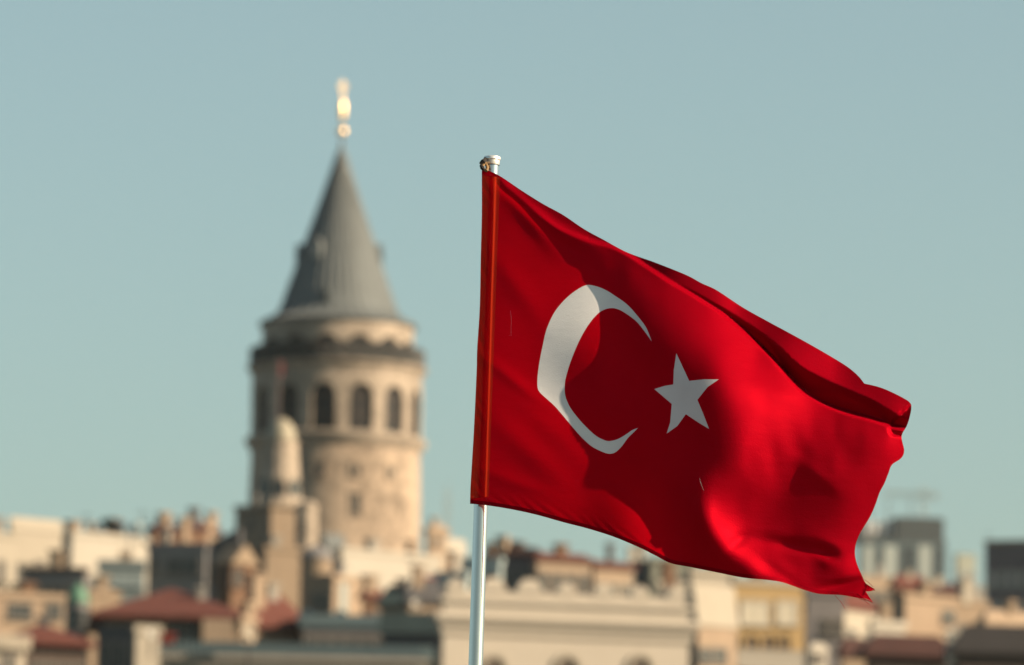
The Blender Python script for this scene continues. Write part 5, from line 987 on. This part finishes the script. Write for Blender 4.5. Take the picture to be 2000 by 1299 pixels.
b1 = Bld('tan_block', 'tan block with a dark shaded side behind the cream house', 'apartment block', 1742, 1768, 1868, 1170, 368, 38, 'peach'); b1.flat(); b1.winpx(1842, 1862, 1196, 1214); b1.grid(3, 2, .7, 1.2, 3.0)
b1 = Bld('tan_block', 'smaller tan block right of the dark corner window', 'apartment block', 1860, 1866, 1928, 1180, 374, 34, 'tan'); b1.flat(); b1.grid(3, 3, .7, 1.2, 1.4)
b1 = Bld('ochre_house', 'ochre house with terracotta edge at the right border', 'house', 1916, 1926, 2040, 1222, 366, 34, 'orange'); b1.hip(.9, 'peach', .3); b1.grid(6, 1, .8, 1.2, 1.0)
b1 = Bld('dark_red_roof_house', 'low house with a dark red roof at the bottom right', 'house', 1690, 1700, 1852, 1282, 296, 14, 'darkbrown'); b1.hip(1.0, 'tile_dark', .5)
b1 = Bld('black_roof_house', 'low house with a nearly black roof in the bottom right corner', 'house', 1862, 1872, 2060, 1278, 292, 8, 'darkbrown'); b1.hip(1.4, mat('black_slate', (.035, .033, .038)), .5); b1.chimney(-.3, .4, .45, 1.0, m='whitepaint')
b1 = Bld('narrow_grey_house', 'narrow grey house at the foot of the white house', 'house', 1640, 1646, 1700, 1282, 300, 26, 'tan'); b1.hip(.8, 'tile_dark', .2)
# upper right, farther
b1 = Bld('hill_house', 'pinkish hill house behind the white house roof', 'house', 1660, 1668, 1745, 1130, 600, 26, 'peach'); b1.flat(); b1.grid(5, 3, .9, 1.4, 1.2)
b1 = Bld('hill_house', 'reddish hill house with a tile roof in front of the grey skyscraper', 'house', 1742, 1750, 1810, 1148, 560, 30, 'brown'); b1.hip(1.2, 'tile', .4); b1.grid(4, 2, .9, 1.4, 1.2)
b1 = Bld('hill_house', 'brown hill house right of the skyscraper foot', 'house', 1800, 1808, 1872, 1160, 540, 28, 'brown'); b1.hip(1.0, 'tile_dark', .4); b1.grid(4, 2, .9, 1.4, 1.2)
b1 = Bld('hill_house', 'grey hill house below the pale far tower', 'house', 1860, 1868, 1922, 1150, 620, 20, 'concrete'); b1.flat(); b1.grid(4, 3, .9, 1.4, 1.2)
b1 = Bld('dark_tower_block', 'big dark purple grey tower block at the right border', 'tower block', 1918, 1924, 2050, 1062, 700, -20, mat('dark_purple_cladding', (.17, .15, .185), var=.2)); b1.flat('tan')
b1.grid(6, 9, 2.0, 2.2, 3.4, 3.6, gm='whitepaint', fm='grey')
b1 = Bld('far_slim_tower', 'slim pale greenish tower far away between the skyscraper and the dark block', 'tower block', 1864, 1870, 1906, 1084, 1400, 24, mat('pale_green_cladding', (.50, .54, .46), var=.1)); b1.flat(); b1.grid(5, 10, 3.0, 3.0, 4, 7, gm='bluegrey', fm='concrete')
b1 = Bld('skyscraper', 'teal grey skyscraper with a rooftop sign and dark crown right of the flag', 'skyscraper', 1676, 1684, 1848, 1054, 1500, 9, mat('teal_glass_cladding', (.10, .16, .18), rough=.35, var=.1)); b1.flat('darkgrey')
k = pxm(1500)
m_ = MB(); u0, u1 = b1.loc(1752, 1054)[0], b1.L1 - .5; m_.box(u0, u1, .5, 24, b1.H + .42, b1.H + 48 * k); b1.part('dark_crown', m_, mat('dark_teal_cladding', (.07, .09, .10)))
m_ = MB(); m_.box(1, u0 - .5, 3, 20, b1.H + .42, b1.H + 38 * k); b1.part('upper_floor', m_, 'concrete')
m_ = MB()
us, zs = b1.loc(1680, 1042)[0], b1.H + 12 * k
b_u = us + 2
for i, wd in enumerate((.9, 1, 1, .8, 1, 1, 1, .9)):        # unreadable far sign letters: plain white strokes
    hh = (3.6, 2.8, 3.2, 3.8, 2.6, 3.4, 3.0, 3.7)[i]; m_.box(b_u + i * 2.1, b_u + i * 2.1 + wd * 1.3, 2.3, 2.8, zs + .5, zs + .5 + hh)
b1.part('rooftop_sign', m_, mat('white_sign_letters', (1.1, 1.15, 1.2), var=.03))
M['palepanel'] = mat('pale_facade_panels', (.72, .80, .76), var=.06)
for a_, c_ in ((1688, 1706), (1728, 1752), (1796, 1818)):
    b1.winpx(a_, c_, 1066, 1138, gm='palepanel', fm='bluegrey', name='pale_panel', sill=False)
for a_, c_ in ((1710, 1724), (1758, 1790), (1824, 1842)):
    b1.winpx(a_, c_, 1066, 1160, gm='glass', fm='bluegrey', sill=False)
for u, h_ in ((3, 5), (8, 6), (14, 7)):
    m_ = MB(); m_.tube([(u, 4, b1.H + 38 * k), (u, 4, b1.H + 38 * k + h_)], .18, 6); b1.part('antenna', m_, 'iron')
# tower crane behind the skyscraper
p = at(1803, 1000, 1650); zb_ = hill(1650)
cr = empty('tower_crane', (p.x, 1650, zb_), R(4), 'faint tower crane standing behind the skyscraper', 'crane')
kz = lambda py: at(1803, py, 1650).z - zb_
m_ = MB()
def lattice(m__, a_, b_, w_, n_, r_=.12):
    a_, b_ = Vector(a_), Vector(b_); d_ = (b_ - a_).normalized(); s_ = d_.cross(Vector((0, 1, 0))).normalized() * w_; t_ = d_.cross(s_).normalized() * w_
    cs = [s_ + t_, s_ - t_, -s_ - t_, -s_ + t_]
    for c_ in cs: m__.tube([a_ + c_, b_ + c_], r_, 4)
    for i in range(n_):
        q0, q1 = a_.lerp(b_, i / n_), a_.lerp(b_, (i + 1) / n_)
        for j in range(4): m__.tube([q0 + cs[j], q1 + cs[(j + 1) % 4]], r_ * .7, 4)
lattice(m_, (0, 0, 0), (0, 0, kz(950)), .7, 40, .10); m_.build('mast', M['bluegrey'], cr)
m_ = MB(); lattice(m_, (-12, 0, kz(966)), (1.5, 0, kz(966)), .6, 8, .12); lattice(m_, (1.6, 0, kz(966)), (4, 0, kz(966)), .6, 2, .12)
m_.build('jib', M['bluegrey'], cr)
m_ = MB(); m_.box(2.5, 4.5, -.8, .8, kz(972), kz(968)); m_.build('counterweight', M['concrete'], cr)
# thin lattice mast left of the flagpole
p = at(872, 1060, 900); zb_ = hill(900)
ma = empty('radio_mast', (p.x, 900, zb_), 0, 'very faint thin radio mast rising left of the flagpole', 'mast')
m_ = MB(); lattice(m_, (0, 0, 0), (0, 0, at(872, 958, 900).z - zb_), .35, 40, .05); m_.build('lattice', M['concrete'], ma)
m_ = MB(); m_.tube([(0, 0, at(872, 958, 900).z - zb_), (0, 0, at(872, 940, 900).z - zb_)], .06, 6); m_.build('antenna_rod', M['concrete'], ma)

# ------------------------------------------------------------------ rooftop clutter and small greenery
def antenna(px, py0, py1, Y_, label):
    p_ = at(px, py1, Y_); o = empty('roof_antenna', tuple(p_ - Vector((0, 0, .6))), 0, label, 'antenna', 'antennas on the roofs'); h_ = (py1 - py0) * pxm(Y_) + .6
    b_ = MB(); b_.tube([(0, 0, 0), (0, 0, h_)], .05, 6); b_.build('rod', M['iron'], o)
    b_ = MB(); b_.tube([(-.5, 0, h_ - .25), (.5, 0, h_ - .25)], .025, 5)
    for i in range(5): x_ = -.4 + i * .2; b_.tube([(x_, -.35 + i * .05, h_ - .25), (x_, .35 - i * .05, h_ - .25)], .02, 4)
    b_.build('yagi_bars', M['iron'], o)
for a_ in ((168, 1002, 1046, 438, 'thin antenna at the left end of the long cream block roof'), (216, 1006, 1046, 439, 'tall antenna beside the rooftop tree'), (277, 996, 1046, 440, 'tall thin antenna near the right end of the long cream block'),
           (290, 1012, 1042, 453, 'antenna on the corner of the left brick house'), (340, 1008, 1036, 454, 'antenna between the two brick houses'), (960, 1066, 1084, 432, 'antenna on the dark house right of the flagpole'),
           (1098, 1070, 1090, 426, 'antenna on the wider tan house'), (60, 1012, 1034, 434, 'thin antenna on the sloping cream block'), (1930, 1040, 1062, 702, 'antenna on the dark tower block')):
    antenna(*a_)
def tank(px, py, Y_, rpx, m, label):
    p_ = at(px, py, Y_); r_ = rpx * pxm(Y_)
    o = empty('water_tank', tuple(p_), R(20), label, 'water tank', 'water tanks on the roofs')
    b_ = MB(); b_.lathe([(r_, .35), (r_, .35 + r_ * 1.5), (r_ * .6, .35 + r_ * 1.8), (.01, .35 + r_ * 1.85)], 20); b_.build('barrel', M[m], o, True)
    for i in range(4):
        a2 = math.pi / 2 * i; b_ = MB(); b_.tube([(r_ * .7 * math.cos(a2), r_ * .7 * math.sin(a2), -.1), (r_ * .7 * math.cos(a2), r_ * .7 * math.sin(a2), .36)], .05, 5)
        b_.build('leg', M['iron'], o)
tank(178, 1044, 438, 9, 'concrete', 'grey water tank on the left of the long cream block'); tank(192, 1044, 438, 7, 'bluepaint', 'small blue water tank next to the grey one')
tank(238, 1044, 439, 10, 'bluepaint', 'large blue water tank right of the rooftop tree'); tank(268, 1044, 440, 9, 'bluegrey', 'blue grey water tank near the right end of the cream roof')
tank(770, 1174, 376, 7, 'whitepaint', 'white water tank on the low roofs under the cream wall')
def tree(px, py, Y_, h_, w_, label, name='tree', zbase=None):
    p_ = at(px, py, Y_); zb2 = p_.z - h_ if zbase is None else zbase; H_ = p_.z - zb2
    o = empty(name, (p_.x, Y_, zb2), random.random() * 6, label, 'tree', 'small trees between the roofs')
    b_ = MB(); b_.tube([(0, 0, 0), (.05, .02, H_ * .35), (0, .05, H_ * .7)], [.14, .1, .05], 7)
    for i in range(5):
        a2 = i * 1.3; b_.tube([(.02, .02, H_ * (.3 + .07 * i)), (math.cos(a2) * w_ * .35, math.sin(a2) * w_ * .35, H_ * (.55 + .07 * i))], [.06, .02], 5)
    b_.build('trunk', M['bark'], o)
    rg = random.Random(int(px)); b_ = MB()
    cl = [(rg.gauss(0, .25) * w_, rg.gauss(0, .25) * w_, H_ * (.45 + .5 * rg.random()), w_ * (.12 + .16 * rg.random())) for _ in range(22)]
    for cx_, cy_, cz_, r_ in cl:
        for _ in range(60):
            v = Vector((rg.gauss(0, 1), rg.gauss(0, 1), rg.gauss(0, 1))).normalized() * r_ * (.6 + .5 * rg.random()); c_ = Vector((cx_, cy_, cz_)) + v
            a2 = Vector((rg.gauss(0, 1), rg.gauss(0, 1), rg.gauss(0, 1))).normalized() * .13; d2 = a2.orthogonal().normalized() * .09
            b_.quad(c_ - a2, c_ + d2, c_ + a2, c_ - d2)
    b_.build('crown', M['leaf'], o)
tree(217, 1018, 440, 1.7, 1.1, 'small dark green tree on the roof of the long cream block', 'rooftop_tree', at(217, 1046, 440).z - .2)
tree(884, 1120, 415, 6, 2.6, 'dark green tree between the blue grey and teal grey houses')
tree(20, 1142, 360, 6, 3.2, 'olive green tree behind the pink house at the left edge')
tree(830, 1128, 408, 6, 2.4, 'small green tree at the foot of the blank cream wall')
tree(1382, 1164, 372, 7, 2.6, 'grey green tree before the pale beige block')

HAZE = 0.00005

# ------------------------------------------------------------------ air
if HAZE:
    b = MB(); b.box(-900, 900, -30, 2600, -5, 260)
    hz = bpy.data.materials.new('haze_air'); hz.use_nodes = True; t = hz.node_tree; t.nodes.clear()
    pv_ = t.nodes.new('ShaderNodeVolumePrincipled'); pv_.inputs['Color'].default_value = (.82, .93, .97, 1); pv_.inputs['Density'].default_value = HAZE; pv_.inputs['Anisotropy'].default_value = .3
    ou = t.nodes.new('ShaderNodeOutputMaterial'); t.links.new(pv_.outputs[0], ou.inputs['Volume'])
    o = b.build('haze', hz); tag(o, kind='stuff')
SC.cycles.volume_bounces = 0
SC.cycles.max_bounces = 8; SC.cycles.transparent_max_bounces = 12
